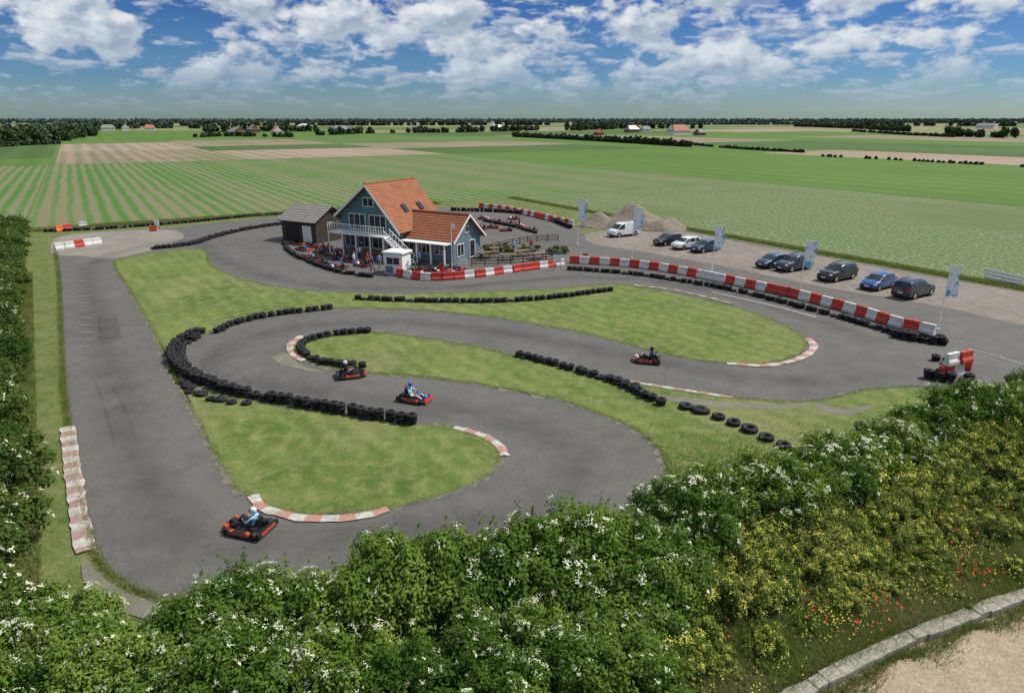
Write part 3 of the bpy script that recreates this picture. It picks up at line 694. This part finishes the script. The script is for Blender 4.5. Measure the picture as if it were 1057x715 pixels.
for ya,yb in ((y0-.5,ym),(y1+.5,ym)):
    za=2.75-.5*2.35/2.9; vs=[(-.2,ya,za),(7.3,ya,za),(7.3,yb,5.12),(-1.8,yb,5.12)]; vs+=[(x,y,z_+.2) for x,y,z_ in vs]
    b.add(vs,F6,0)
b.cyl((-1.6,ym,5.32),(7.3,ym,5.32),.13,0,8); part(b,'wing_roof',[tile])
b=B()
for x in (1.2,3.0,4.9): window(b,x,1.5,1.4,1.3,'f',y0,1)
window(b,2.7,1.35,1.4,1.5,'r',6.8,1); window(b,5.2,1.2,1.2,2.1,'r',6.8,0); window(b,ym,3.6,.9,.8,'r',6.8,0)
part(b,'wing_windows',[white,glass])
b=B()
for (ya,za),(yb,zb) in (((y0-.55,2.28),(ym,5.15)),((y1+.55,2.28),(ym,5.15))):
    vs=[(7.31,ya,za),(7.31,yb,zb),(7.31,yb,zb+.26),(7.31,ya,za+.26)]; vs+=[(7.38,y,z_) for _,y,z_ in vs]
    b.add(vs,F6,0)
for x in (.8,2.8,4.8,6.7): b.box((x,y0-1.6,1.2),(.16,.16,2.4),0)
b.box((3.75,y0-1.05,2.42),(6.6,1.5,.1),0); part(b,'porch',[white])
# shed
e2=bpy.data.objects.new('storage_shed',None); link(e2); e2.location=(-27.5,95.5,.06); e2.rotation_euler[2]=math.atan2(-.5,.866)
b=B(); b.add([(-3.2,-3,0),(3.2,-3,0),(3.2,3,0),(-3.2,3,0),(-3.2,-3,3),(3.2,-3,3),(3.2,3,3),(-3.2,3,3),(-3.2,0,4.6),(3.2,0,4.6)],[(0,1,5,4),(1,2,6,9,5),(2,3,7,6),(3,0,4,8,7)],0); b.ob('shed_walls',[woodd],parent=e2)
b=B()
for s in (-1,1):
    vs=[(-3.6,s*3.5,2.75),(3.6,s*3.5,2.75),(3.6,0,4.65),(-3.6,0,4.65)]; vs+=[(x,y,z_+.15) for x,y,z_ in vs]; b.add(vs,F6,0)
b.ob('shed_roof',[greyroof],parent=e2)
b=B(); b.box((-1.2,-3.04,1.2),(2.4,.06,2.3),0); b.box((1.6,-3.04,1.2),(1.6,.06,2.2),1); b.ob('shed_doors',[black,white],parent=e2)
# kiosk
e3=bpy.data.objects.new('race_control_kiosk',None); link(e3); p=G(411,283); e3.location=(p.x,p.y,.06); e3.rotation_euler[2]=-.35
b=B(); b.box((0,0,1.15),(2.2,1.9,2.3),0); b.box((0,0,2.37),(2.6,2.3,.14),0,top=.95); window(b,0,1.45,1.7,.9,'f',-.95,1)
b.ob('kiosk_body',[white,glass],parent=e3,bevel=.01)
b=B(); b.box((-.5,-.99,.5),(.9,.05,.7),0); b.ob('kiosk_sign',[bluew],parent=e3)
# distant houses
def house(u,v,w,d,hw,hr,roofm,name='farm_house',rz=.5):
    p=G(u,v); e=bpy.data.objects.new(name,None); link(e); e.location=p; e.rotation_euler[2]=rz
    b=B(); b.add([(-w/2,-d/2,0),(w/2,-d/2,0),(w/2,d/2,0),(-w/2,d/2,0),(-w/2,-d/2,hw),(w/2,-d/2,hw),(w/2,d/2,hw),(-w/2,d/2,hw),(-w/2,0,hr),(w/2,0,hr)],[(0,1,5,4),(1,2,6,9,5),(2,3,7,6),(3,0,4,8,7)],0)
    for k in range(int(w/4)): b.box((-w/2+2+k*4,-d/2-.04,hw*.55),(1.4,.06,1.3),1)
    b.ob('walls',[white if random.random()<.5 else brick,glass],parent=e)
    b=B()
    for s in (-1,1):
        vs=[(-w/2-.4,s*(d/2+.4),hw-.3),(w/2+.4,s*(d/2+.4),hw-.3),(w/2-d*.25,0,hr+.05),(-w/2+d*.25,0,hr+.05)]; vs+=[(x,y,z_+.2) for x,y,z_ in vs]; b.add(vs,F6,0)
    for s in (-1,1):
        vs=[(s*(w/2+.4),-d/2-.4,hw-.12),(s*(w/2+.4),d/2+.4,hw-.12),(s*(w/2-d*.25),0,hr+.2)]; b.add(vs,[(0,1,2)],0)
    b.ob('roof',[roofm],parent=e)
tile_far=plain('far_clay_tiles',(.36,.16,.10),.8); grey_far=plain('far_grey_roof',(.22,.22,.22),.8)
for u,v,w_,d_,hw,hr,m in ((700,140,24,12,4,10,tile_far),(722,141,10,8,3,6,grey_far),(652,138,16,10,4,8,white),(655,137,10,8,4,9,tile_far),(618,141,9,7,3,6,tile_far),(666,137,14,9,3,7,grey_far),(245,141,30,14,4,8,grey_far),(286,141,12,10,4,8,tile_far),(262,138,20,12,4,9,grey_far),(112,136,18,10,4,8,grey_far),(130,136,16,10,4,8,grey_far),(155,136,14,10,4,8,tile_far),(352,138,18,10,4,8,grey_far),(430,137,14,9,3,7,grey_far),(512,136,18,10,4,8,white),(1018,134,30,14,5,9,grey_far),(315,134,40,16,5,8,white)):
    house(u,v,w_,d_,hw,hr,m,rz=random.choice((.55,-1.02)))
# gravel mound
def mound(name,c,rx,ry,h,mat,seed):
    r_=np.random.default_rng(seed); n=48; xs=np.linspace(-1,1,n); V=[];Fq=[]
    for j in range(n):
        for i in range(n):
            x,y=xs[i],xs[j]; rr=math.hypot(x,y); hh=max(0,1-rr**1.6)*h*(.8+.25*sin(5*x+seed)*cos(4*y))+(.14*r_.random() if rr<.95 else -.1)
            V.append((c.x+x*rx,c.y+y*ry,hh))
    for j in range(n-1):
        for i in range(n-1): Fq.append((j*n+i,j*n+i+1,(j+1)*n+i+1,(j+1)*n+i))
    obj(name,np_mesh(name,np.array(V),np.array(Fq),[mat],None,True))
earth=ground_mat('earth',(.21,.175,.14),(.28,.24,.20),(.13,.11,.08),.5,2,9,1)
mound('gravel_mound',G(655,235),7,3.8,3.4,earth,2); mound('gravel_mound',G(680,238),4.5,3,2.3,earth,5); mound('gravel_mound',G(622,235),4.5,3,2.2,earth,9)
# ---------------------------------------------------------------- people
skin=plain('skin',(.50,.30,.21),.6,var=.05); hair=plain('hair',(.05,.03,.02),.8)
cloth={k:plain('cloth_'+k,c,.85) for k,c in dict(navy=(.03,.05,.12),blue=(.12,.25,.5),white=(.65,.66,.68),black=(.02,.02,.02),red=(.45,.03,.03),grey=(.2,.2,.21),lightblue=(.3,.5,.68)).items()}
shoe=plain('shoes',(.04,.035,.03),.7)
def figure(name,J,E,lab,mats,head,parent=None,helmet=None):
    names=list(J); me=bpy.data.meshes.new(name); me.from_pydata([J[k][0] for k in names],[(names.index(a),names.index(b_)) for a,b_ in E],[])
    ob=bpy.data.objects.new(name,me); link(ob)
    md=ob.modifiers.new('s','SKIN'); sv=me.skin_vertices[0].data
    for i,k in enumerate(names):
        r=J[k][1]; sv[i].radius=(r,r) if not isinstance(r,tuple) else r; sv[i].use_root=(k=='pelvis')
    md.use_smooth_shade=True; ss=ob.modifiers.new('u','SUBSURF'); ss.levels=1; ss.render_levels=1
    dg=bpy.context.evaluated_depsgraph_get(); m2=bpy.data.meshes.new_from_object(ob.evaluated_get(dg)); bpy.data.objects.remove(ob)
    m2.materials.clear()
    for m in mats: m2.materials.append(m)
    seg=[(Vector(J[a][0]),Vector(J[b_][0]),lab.get((a,b_),0)) for a,b_ in E]; mi=[]
    for p in m2.polygons:
        c=p.center; best=9;k=0
        for a,b_,l in seg:
            d=b_-a; t_=max(0,min(1,(c-a).dot(d)/max(d.length_squared,1e-9))); q=(c-(a+d*t_)).length
            if q<best: best=q;k=l
        mi.append(k)
    m2.polygons.foreach_set('material_index',mi); m2.polygons.foreach_set('use_smooth',[True]*len(mi))
    o=obj(name,m2,parent)
    hb=B(); h=Vector(head)
    hb.sphere(h,(.095,.078,.115),0,14,10); hb.sphere(h+Vector((.092,0,-.01)),(.018,.013,.022),0,8,6)
    for s in (-1,1): hb.sphere(h+Vector((.0,s*.079,0)),(.02,.01,.03),0,8,6); hb.sphere(h+Vector((.083,s*.03,.012)),(.012,.012,.009),1,8,6)
    hb.box(h+Vector((.086,0,-.055)),(.012,.045,.01),2)
    if helmet is None: hb.sphere(h+Vector((-.018,0,.028)),(.095,.084,.10),1,14,10)
    else:
        hb.sphere(h+Vector((-.01,0,.02)),(.145,.125,.145),3,16,12); hb.box(h+Vector((.095,0,.03)),(.09,.20,.09),4,top=.85); hb.box(h+Vector((.10,0,-.06)),(.09,.16,.07),3,top=1.1)
    hb.ob('head',[skin,hair,red_b,helmet or skin,glass],parent=o,smooth=True,bevel=0)
    return o
def fingers(J,E,lab,w,side,d,up,s):
    J['palm'+s]=(w+d*.07,(.042,.022)); E.append(('wr'+s,'palm'+s)); lab[('wr'+s,'palm'+s)]=3
    for i,(o,l) in enumerate(((-.03,.06),(-.01,.075),(.01,.07),(.03,.055))):
        a='f%d%s'%(i,s); p=w+d*.12+side*o; J[a]=(p,.009); J[a+'b']=(p+d*l*.6-up*l*.5,.008); E+= [('palm'+s,a),(a,a+'b')]; lab[('palm'+s,a)]=3; lab[(a,a+'b')]=3
    p=w+d*.05+side*-.055; J['th'+s]=(p,.01); E.append(('palm'+s,'th'+s)); lab[('palm'+s,'th'+s)]=3
def stander(name,loc,rz,top,leg,step=.12,arm=.1):
    V=Vector; J={'pelvis':(V((0,0,.93)),(.16,.11)),'waist':(V((0,0,1.08)),(.14,.10)),'chest':(V((0,0,1.32)),(.18,.12)),'neck':(V((.0,0,1.5)),.055),'skull':(V((.01,0,1.6)),.06)}
    E=[('pelvis','waist'),('waist','chest'),('chest','neck'),('neck','skull')]; lab={('pelvis','waist'):1,('waist','chest'):1,('chest','neck'):1,('neck','skull'):3}
    for s,k in ((1,'L'),(-1,'R')):
        J['hip'+k]=(V((0,s*.09,.88)),.095); J['kn'+k]=(V((step*s+.03,s*.1,.48)),.06); J['an'+k]=(V((step*s*1.4-.02,s*.1,.08)),.042); J['toe'+k]=(V((step*s*1.4+.16,s*.11,.04)),.038)
        E+=[('pelvis','hip'+k),('hip'+k,'kn'+k),('kn'+k,'an'+k),('an'+k,'toe'+k)]; lab.update({('pelvis','hip'+k):2,('hip'+k,'kn'+k):2,('kn'+k,'an'+k):2,('an'+k,'toe'+k):4})
        J['sh'+k]=(V((0,s*.19,1.42)),.055); J['el'+k]=(V((-.02-arm*s*.5,s*.25,1.15)),.042); J['wr'+k]=(V((.08-arm*s,s*.26,.92)),.028)
        E+=[('chest','sh'+k),('sh'+k,'el'+k),('el'+k,'wr'+k)]; lab.update({('chest','sh'+k):1,('sh'+k,'el'+k):1,('el'+k,'wr'+k):3})
        fingers(J,E,lab,J['wr'+k][0],V((1,0,0)),V((.1,0,-1)).normalized(),V((-1,0,0)),k)
    o=figure(name,J,E,lab,[top,top,leg,skin,shoe],(0.015,0,1.64)); o.location=loc; o.rotation_euler[2]=rz; return o
def driver(parent,top,leg,helm):
    V=Vector; J={'pelvis':(V((-.30,0,.24)),(.16,.13)),'waist':(V((-.36,0,.40)),(.14,.11)),'chest':(V((-.38,0,.62)),(.18,.12)),'neck':(V((-.36,0,.80)),.055),'skull':(V((-.34,0,.9)),.06)}
    E=[('pelvis','waist'),('waist','chest'),('chest','neck'),('neck','skull')]; lab={e_:1 for e_ in E}
    for s,k in ((1,'L'),(-1,'R')):
        J['hip'+k]=(V((-.2,s*.1,.24)),.09); J['kn'+k]=(V((.2,s*.2,.42)),.06); J['an'+k]=(V((.58,s*.2,.22)),.045); J['toe'+k]=(V((.66,s*.2,.32)),.035)
        E+=[('pelvis','hip'+k),('hip'+k,'kn'+k),('kn'+k,'an'+k),('an'+k,'toe'+k)]; lab.update({('pelvis','hip'+k):2,('hip'+k,'kn'+k):2,('kn'+k,'an'+k):2,('an'+k,'toe'+k):4})
        J['sh'+k]=(V((-.37,s*.19,.72)),.06); J['el'+k]=(V((-.17,s*.32,.52)),.045); J['wr'+k]=(V((.02,s*.19,.56)),.03)
        E+=[('chest','sh'+k),('sh'+k,'el'+k),('el'+k,'wr'+k)]; lab.update({('chest','sh'+k):1,('sh'+k,'el'+k):1,('el'+k,'wr'+k):3})
        fingers(J,E,lab,J['wr'+k][0],V((0,0,s)),V((.9,-s*.3,0)).normalized(),V((0,s,0)),k)
    return figure('driver',J,E,lab,[top,top,leg,skin,shoe],(-.33,0,.96),parent,helm)
# ---------------------------------------------------------------- karts
kred=paint('kart_red',(.48,.035,.02)); korange=paint('kart_orange',(.52,.07,.025)); kwhite=paint('kart_white',(.7,.7,.7)); kblue=paint('kart_blue',(.04,.15,.45))
def kart_mesh(body,acc):
    b=B()
    b.box((.1,0,.07),(1.5,.62,.025),2)
    for s in (-1,1):
        b.cyl((-.85,s*.31,.09),(.85,s*.31,.09),.02,3,8); b.box((.02,s*.52,.16),(.95,.26,.17),0,top=.7,topx=.9); b.box((.02,s*.52,.255),(.6,.17,.015),2)
        b.cyl((.62,s*.43,.14),(.62,s*.60,.14),.14,2,18); b.cyl((.62,s*.602,.14),(.62,s*.612,.14),.07,3,12)
        b.cyl((-.62,s*.42,.15),(-.62,s*.65,.15),.15,2,18); b.cyl((-.62,s*.652,.15),(-.62,s*.662,.15),.075,3,12)
        b.cyl((-.5,s*.66,.13),(.5,s*.66,.13),.035,2,8); b.cyl((.5,s*.66,.13),(.86,s*.42,.13),.035,2,8); b.cyl((-.5,s*.66,.13),(-.92,s*.66,.2),.035,2,8)
    b.cyl((.86,-.42,.13),(.86,.42,.13),.035,2,8)
    b.cyl((.62,-.45,.14),(.62,.45,.14),.02,3,8); b.cyl((-.62,-.45,.15),(-.62,.45,.15),.025,3,8)
    b.box((.84,0,.19),(.26,.95,.2),0,top=.82,topx=.5); b.box((.68,0,.32),(.36,.34,.2),1,top=.7,topx=.4); b.box((.845,0,.292),(.1,.5,.012),2)
    b.box((-.90,0,.2),(.12,1.36,.22),2,top=.95); b.box((-.965,0,.2),(.02,.9,.12),0)
    b.box((-.48,-.3+.0,.26),(.36,.3,.3),3,top=.8); b.cyl((-.6,-.3,.32),(-.85,-.3,.3),.05,3,8); b.box((-.5,.30,.24),(.3,.25,.22),2,top=.8)
    b.box((-.33,0,.13),(.42,.40,.06),2); b.box((-.56,0,.42),(.07,.40,.56),2,ry=-.22,top=.8); 
    for s in (-1,1): b.box((-.38,s*.21,.26),(.4,.04,.24),2,topx=.6)
    b.cyl((-.62,0,.1),(-.62,0,.82),.02,3,6); b.cyl((-.62,-.14,.80),(-.62,.14,.80),.03,2,8)
    b.cyl((.5,0,.14),(.12,0,.52),.016,3,8)
    M_=Matrix.Translation((.12,0,.53))@Matrix.Rotation(-.85,4,'Y'); b.torus((0,0,0),.14,.016,2,16,8,M_); b.box((0,0,0),(.24,.04,.015),2,M=M_); b.box((.3,0,.5),(.03,.3,.2),1,ry=-.5)
    return b.mesh('go_kart',[body,acc,black,darkm])
kms=[kart_mesh(kred,kwhite),kart_mesh(korange,black),kart_mesh(kred,kblue)]
def kart(p,rz,k=0,drv=None,name='go_kart'):
    e=bpy.data.objects.new(name,None); link(e); e.location=(p.x,p.y,.065); e.rotation_euler[2]=rz
    o=obj('kart_chassis',kms[k],e); bm=o.modifiers.new('b','BEVEL'); bm.width=.012; bm.segments=1; bm.limit_method='ANGLE'
    if drv: driver(e,*drv)
    return e
def hd(a,b_): d=G(*b_)-G(*a); return math.atan2(d.y,d.x)
hw=paint('helmet_white',(.7,.7,.72)); hk=paint('helmet_black',(.02,.02,.02)); hbl=paint('helmet_blue',(.05,.15,.5))
kart(G(257,549),hd((275,552),(238,545)),1,(cloth['lightblue'],cloth['navy'],hw))
kart(G(363,390),hd((350,392),(376,389)),1,(cloth['black'],cloth['navy'],hw))
kart(G(429,415),hd((412,412),(446,418)),2,(cloth['lightblue'],cloth['white'],hbl))
kart(G(667,375),hd((680,376),(654,374)),0,(cloth['navy'],cloth['black'],hk))
for i,(u,v) in enumerate(((318,268),(327,272),(338,276),(349,279),(331,262),(342,265),(353,269),(428,283),(438,281),(448,283),(458,281),(470,280),(500,228),(512,231),(524,233),(536,236),(548,240),(497,238),(530,228),(300,247),(364,272),(374,276),(324,257),(336,258),(347,261),(308,254),(314,260),(433,287),(446,287),(460,286),(474,285),(510,237),(522,240))):
    kart(G(u,v),random.choice((.3,-.5,2.6))+random.gauss(0,.2),i%3)
pp=[((345,272),'navy','black'),((361,266),'blue','grey'),((372,270),'white','navy'),((380,278),'red','black'),((392,279),'lightblue','grey'),((326,246),'grey','navy'),((433,276),'blue','black'),((497,272),'white','black'),((573,272),'navy','grey'),((352,276),'black','blue'),((536,236),'red','black'),((366,277),'white','blue'),((385,283),'navy','grey'),((334,266),'red','navy'),((422,288),'white','navy'),((517,266),'grey','black'),((548,262),'red','blue'),((530,263),'lightblue','navy'),((312,250),'blue','black')]
for (q,a_,c_) in pp:
    p=G(*q); stander('person',(p.x,p.y,.065),random.uniform(0,6.28),cloth[a_],cloth[c_],random.uniform(.02,.16),random.uniform(.02,.15))
# ---------------------------------------------------------------- cars
def car_mesh(kind,pm):
    if kind=='hatch': L_,wd,wb=4.1,.87,1.25; st=[(-2.05,.70,.55,.58,'bb'),(-2.02,.80,.72,.80,'bb'),(-1.95,.84,.93,.98,'bg'),(-1.62,.86,.96,1.40,'bb'),(-1.5,.87,.96,1.44,'gb'),(-.85,.87,.96,1.49,'bb'),(-.77,.87,.96,1.49,'gb'),(.15,.87,.95,1.47,'bb'),(.22,.87,.95,1.45,'gb'),(.45,.87,.94,1.38,'gg'),(1.1,.86,.92,.98,'bb'),(1.75,.83,.80,.86,'bb'),(1.97,.76,.62,.70,'bb'),(2.06,.66,.5,.54,'bb')]; rw=.31
    elif kind=='suv': L_,wd,wb=4.65,.93,1.4; st=[(-2.33,.76,.6,.64,'bb'),(-2.3,.86,.85,.92,'bb'),(-2.22,.9,1.08,1.12,'bg'),(-2.0,.92,1.1,1.58,'bb'),(-1.85,.92,1.1,1.64,'gb'),(-1.1,.93,1.1,1.7,'bb'),(-1.0,.93,1.1,1.7,'gb'),(0.0,.93,1.08,1.68,'bb'),(.09,.93,1.08,1.67,'gb'),(.45,.93,1.07,1.56,'gg'),(1.05,.92,1.06,1.12,'bb'),(1.9,.9,.95,1.04,'bb'),(2.2,.83,.75,.84,'bb'),(2.33,.72,.58,.62,'bb')]; rw=.36
    else: L_,wd,wb=4.9,.92,1.5; st=[(-2.45,.84,.7,.75,'bb'),(-2.43,.9,1.1,1.85,'bb'),(-2.35,.92,1.15,1.93,'bb'),(.35,.92,1.15,1.93,'bb'),(.45,.92,1.12,1.90,'gb'),(1.0,.92,1.1,1.75,'gg'),(1.65,.9,1.05,1.12,'bb'),(2.2,.86,.9,.96,'bb'),(2.42,.74,.62,.68,'bb')]; rw=.33
    b=B(); zb=.22; rows=[]
    for x,w_,bz,tz,_ in st:
        cab=tz-bz>.2; tw=w_*(.80 if cab and kind!='van' else (.9 if cab else .93)); zz=zb+(.12 if abs(x)>L_/2-.06 else 0)
        half=[(0,zz),(w_*.93,zz),(w_,zz+.12),(w_*1.0,(zz+bz)/2+.05),(w_*.975,bz),(tw,tz-.05),(tw*.9,tz),(0,tz+.015)]
        ring=[(x,y,z_) for y,z_ in half]+[(x,-y,z_) for y,z_ in half[-2:0:-1]]; rows.append(ring)
    n=len(rows[0]); vs=[v for r in rows for v in r]; b.v+= [Vector(v) for v in vs]
    for i in range(len(rows)-1):
        fl=st[i][4]
        for j in range(n):
            m=0; jj=j if j<7 else n-1-j
            if jj==4 and fl[0]=='g': m=1
            if jj in (5,6) and fl[1]=='g': m=1
            if jj==5 and fl=='gg': m=0
            if jj in(0,1): m=2
            b.f.append([i*n+j,i*n+(j+1)%n,(i+1)*n+(j+1)%n,(i+1)*n+j]); b.m.append(m)
    b.f.append(list(range(n))[::-1]); b.m.append(0); b.f.append([(len(rows)-1)*n+k for k in range(n)]); b.m.append(0)
    for sx in (-1,1):
        for s in (-1,1):
            x=sx*wb; b.cyl((x,s*(wd-.24),rw),(x,s*(wd+.006),rw),rw*1.16,2,20); b.cyl((x,s*(wd-.2),rw),(x,s*(wd+.02),rw),rw,2,20); b.cyl((x,s*(wd+.02),rw),(x,s*(wd+.03),rw),rw*.62,3,14)
    fx=L_/2; 
    for s in (-1,1):
        b.box((fx-.18,s*(wd-.2),.68 if kind=='hatch' else .82),(.22,.3,.14),4,rz=-s*.35); b.box((-fx+.05,s*(wd-.12),.9),(.14,.16,.24),5)
        b.box((.62,s*(wd+.08),1.0 if kind=='hatch' else 1.14),(.1,.16,.12),0)
        b.box((-.3,s*(wd+.003),.78),(.16,.02,.03),3)
    b.box((fx-.03,0,.45),(.08,1.0,.16),2); b.box((fx+.012,0,.5),(.01,.5,.11),6); b.box((-fx-.006,0,.62),(.01,.5,.11),6); b.box((0,0,.3),(2.2,wd*2.01,.08),2)
    if kind!='hatch':
        for s in (-1,1): b.box((-.9,s*wd*.7,1.74 if kind=='suv' else 1.96),(1.8,.04,.04),2)
    return b.mesh('parked_car',[pm,glass,black,chrome,lightg,tail,white])
cols=dict(white=(.75,.75,.75),silver=(.45,.46,.48),black=(.012,.013,.015),navy=(.012,.03,.10),blue=(.02,.09,.28),dgrey=(.02,.025,.045))
pms={k:paint('car_paint_'+k,c,1.0,.0) for k,c in cols.items()}
def car(u,v,kind,colr,flip=False,name='parked_car',j=0):
    p=G(u,v); rz=math.atan2(-D2.y,-D2.x)+(pi if flip else 0)+j
    e=bpy.data.objects.new(name,None); link(e); e.location=(p.x,p.y,.07); e.rotation_euler[2]=rz
    me=car_mesh(kind,pms[colr]); o=obj('car_body',me,e)
    bm=o.modifiers.new('b','BEVEL'); bm.width=.035; bm.segments=2; bm.limit_method='ANGLE'; bm.angle_limit=radians(35)
car(643,245,'van','white',name='parked_van'); car(689,254,'hatch','black'); car(708,258,'hatch','white'); car(727,261,'hatch','navy',j=.05)
car(797,277,'hatch','navy',j=-.05); car(818,280,'suv','dgrey'); car(863,290,'suv','black'); car(905,299,'hatch','blue',j=.06); car(942,307,'suv','dgrey',True)
# ---------------------------------------------------------------- flags
t=NT('banner_print'); tcn=t.n('ShaderNodeTexCoord').outputs['Object']; n_=t.noise(1.3,2,.5,tcn,1.0)
banner=t.col(t.mix(t.mr(n_,.50,.56),(.80,.81,.82),(.16,.40,.60)),.7)
def flag(u,v,h=5.0,wd=.95,hh=2.3):
    p=G(u,v); e=bpy.data.objects.new('banner_flag',None); link(e); e.location=(p.x,p.y,.06)
    b=B(); b.cyl((0,0,0),(0,0,h),.045,0,8,.03); b.cyl((0,0,h-.03),(wd,0,h-.03),.015,0,6); b.cyl((0,0,0),(0,0,.12),.12,0,10); b.ob('pole',[white],parent=e)
    n=10;m=16;V=[];Fq=[]
    ph=random.uniform(0,6)
    for j in range(m+1):
        for i in range(n+1): V.append((.04+wd*i/n,.14*sin(i*.7+j*.35+ph)*i/n,h-.08-hh*j/m-.05*sin(j*.5)*i/n))
    for j in range(m):
        for i in range(n): Fq.append((j*(n+1)+i,j*(n+1)+i+1,(j+1)*(n+1)+i+1,(j+1)*(n+1)+i))
    obj('banner',np_mesh('banner',np.array(V),np.array(Fq),[banner],None,True),e); e.rotation_euler[2]=random.uniform(-.15,.3)
flag(596,254,6.0,1.1,2.7); flag(652,268,6.0,1.1,2.6)
flag(734,288,5.5,1.05,2.5)
for u,v in ((825,306),(968,342)): flag(u,v,5.2,1.0,2.4)
flag(467,287,5.6,.35,.4)
timber=plain('timber',(.20,.15,.10),.8,var=.3)
def picnic(u,v,rz):
    p=G(u,v); b=B(); b.box((0,0,.74),(1.8,.75,.05),0)
    for s in (-1,1):
        b.box((0,s*.68,.44),(1.8,.26,.05),0); b.box((s*.6,0,.40),(.08,1.45,.08),0); b.box((s*.6,-.3,.37),(.08,.08,.74),0); b.box((s*.6,.3,.37),(.08,.08,.74),0)
    b.ob('picnic_table',[timber],loc=(p.x,p.y,.065),rz=rz)
for u,v,r in ((500,268,.2),(512,263,.4),(524,270,.1),(540,266,.5),(555,269,.2),(520,257,.9),(545,258,.3)): picnic(u,v,r)
def fence(name,pts,h,mats,step=1.8,rails=2,fr=.1,board=False):
    P=resample(catmull(px(pts),.3),step); b=B()
    for i,p in enumerate(P):
        b.box((p.x,p.y,.06+h/2),(fr,fr,h),0)
        if i:
            q=P[i-1]; d=p-q; c=(p+q)/2; rz=math.atan2(d.y,d.x)
            for k in range(rails): b.box((c.x,c.y,.06+h*(k+1)/rails-(.08 if not board else h/rails/2)),(d.length-fr,.04,(.1 if not board else h/rails*.85)),0,rz)
    return b.ob(name,mats)
fence('timber_fence',[(487,276),(530,275),(580,270)],1.0,[woodd],1.5,3); fence('timber_fence',[(500,262),(545,252),(585,250)],.9,[woodd],1.5,3)
fence('white_fence',[(1016,289),(1040,295),(1075,302)],1.1,[white],2.0,3,.1,True)
for k in range(26):
    u=random.uniform(490,585); p=G(u,random.uniform(258,266)); obj('planter_shrub',hedgeb[k%3],None,(p.x,p.y,.06),random.random()*6,.27)
b=B(); b.box((0,0,.45),(.5,.5,.9),0,top=1.1); b.box((0,0,.93),(.56,.56,.06),1); me=b.mesh('waste_bin',[red_b,black])
for u,v in ((317,245),(322,248),(604,272),(456,283)):
    p=G(u,v); obj('waste_bin',me,None,(p.x,p.y,.065))
b=B(); b.box((0,0,1.2),(.9,.05,.9),0)
for s in (-1,1): b.cyl((s*.35,.04,0),(s*.35,.04,1.6),.025,1,8)
me=b.mesh('notice_sign',[white,darkm])
for u,v in ((478,284),(575,280),(163,240)):
    p=G(u,v); obj('notice_sign',me,None,(p.x,p.y,.065),random.uniform(-.4,.4))
print('scrub',nb)
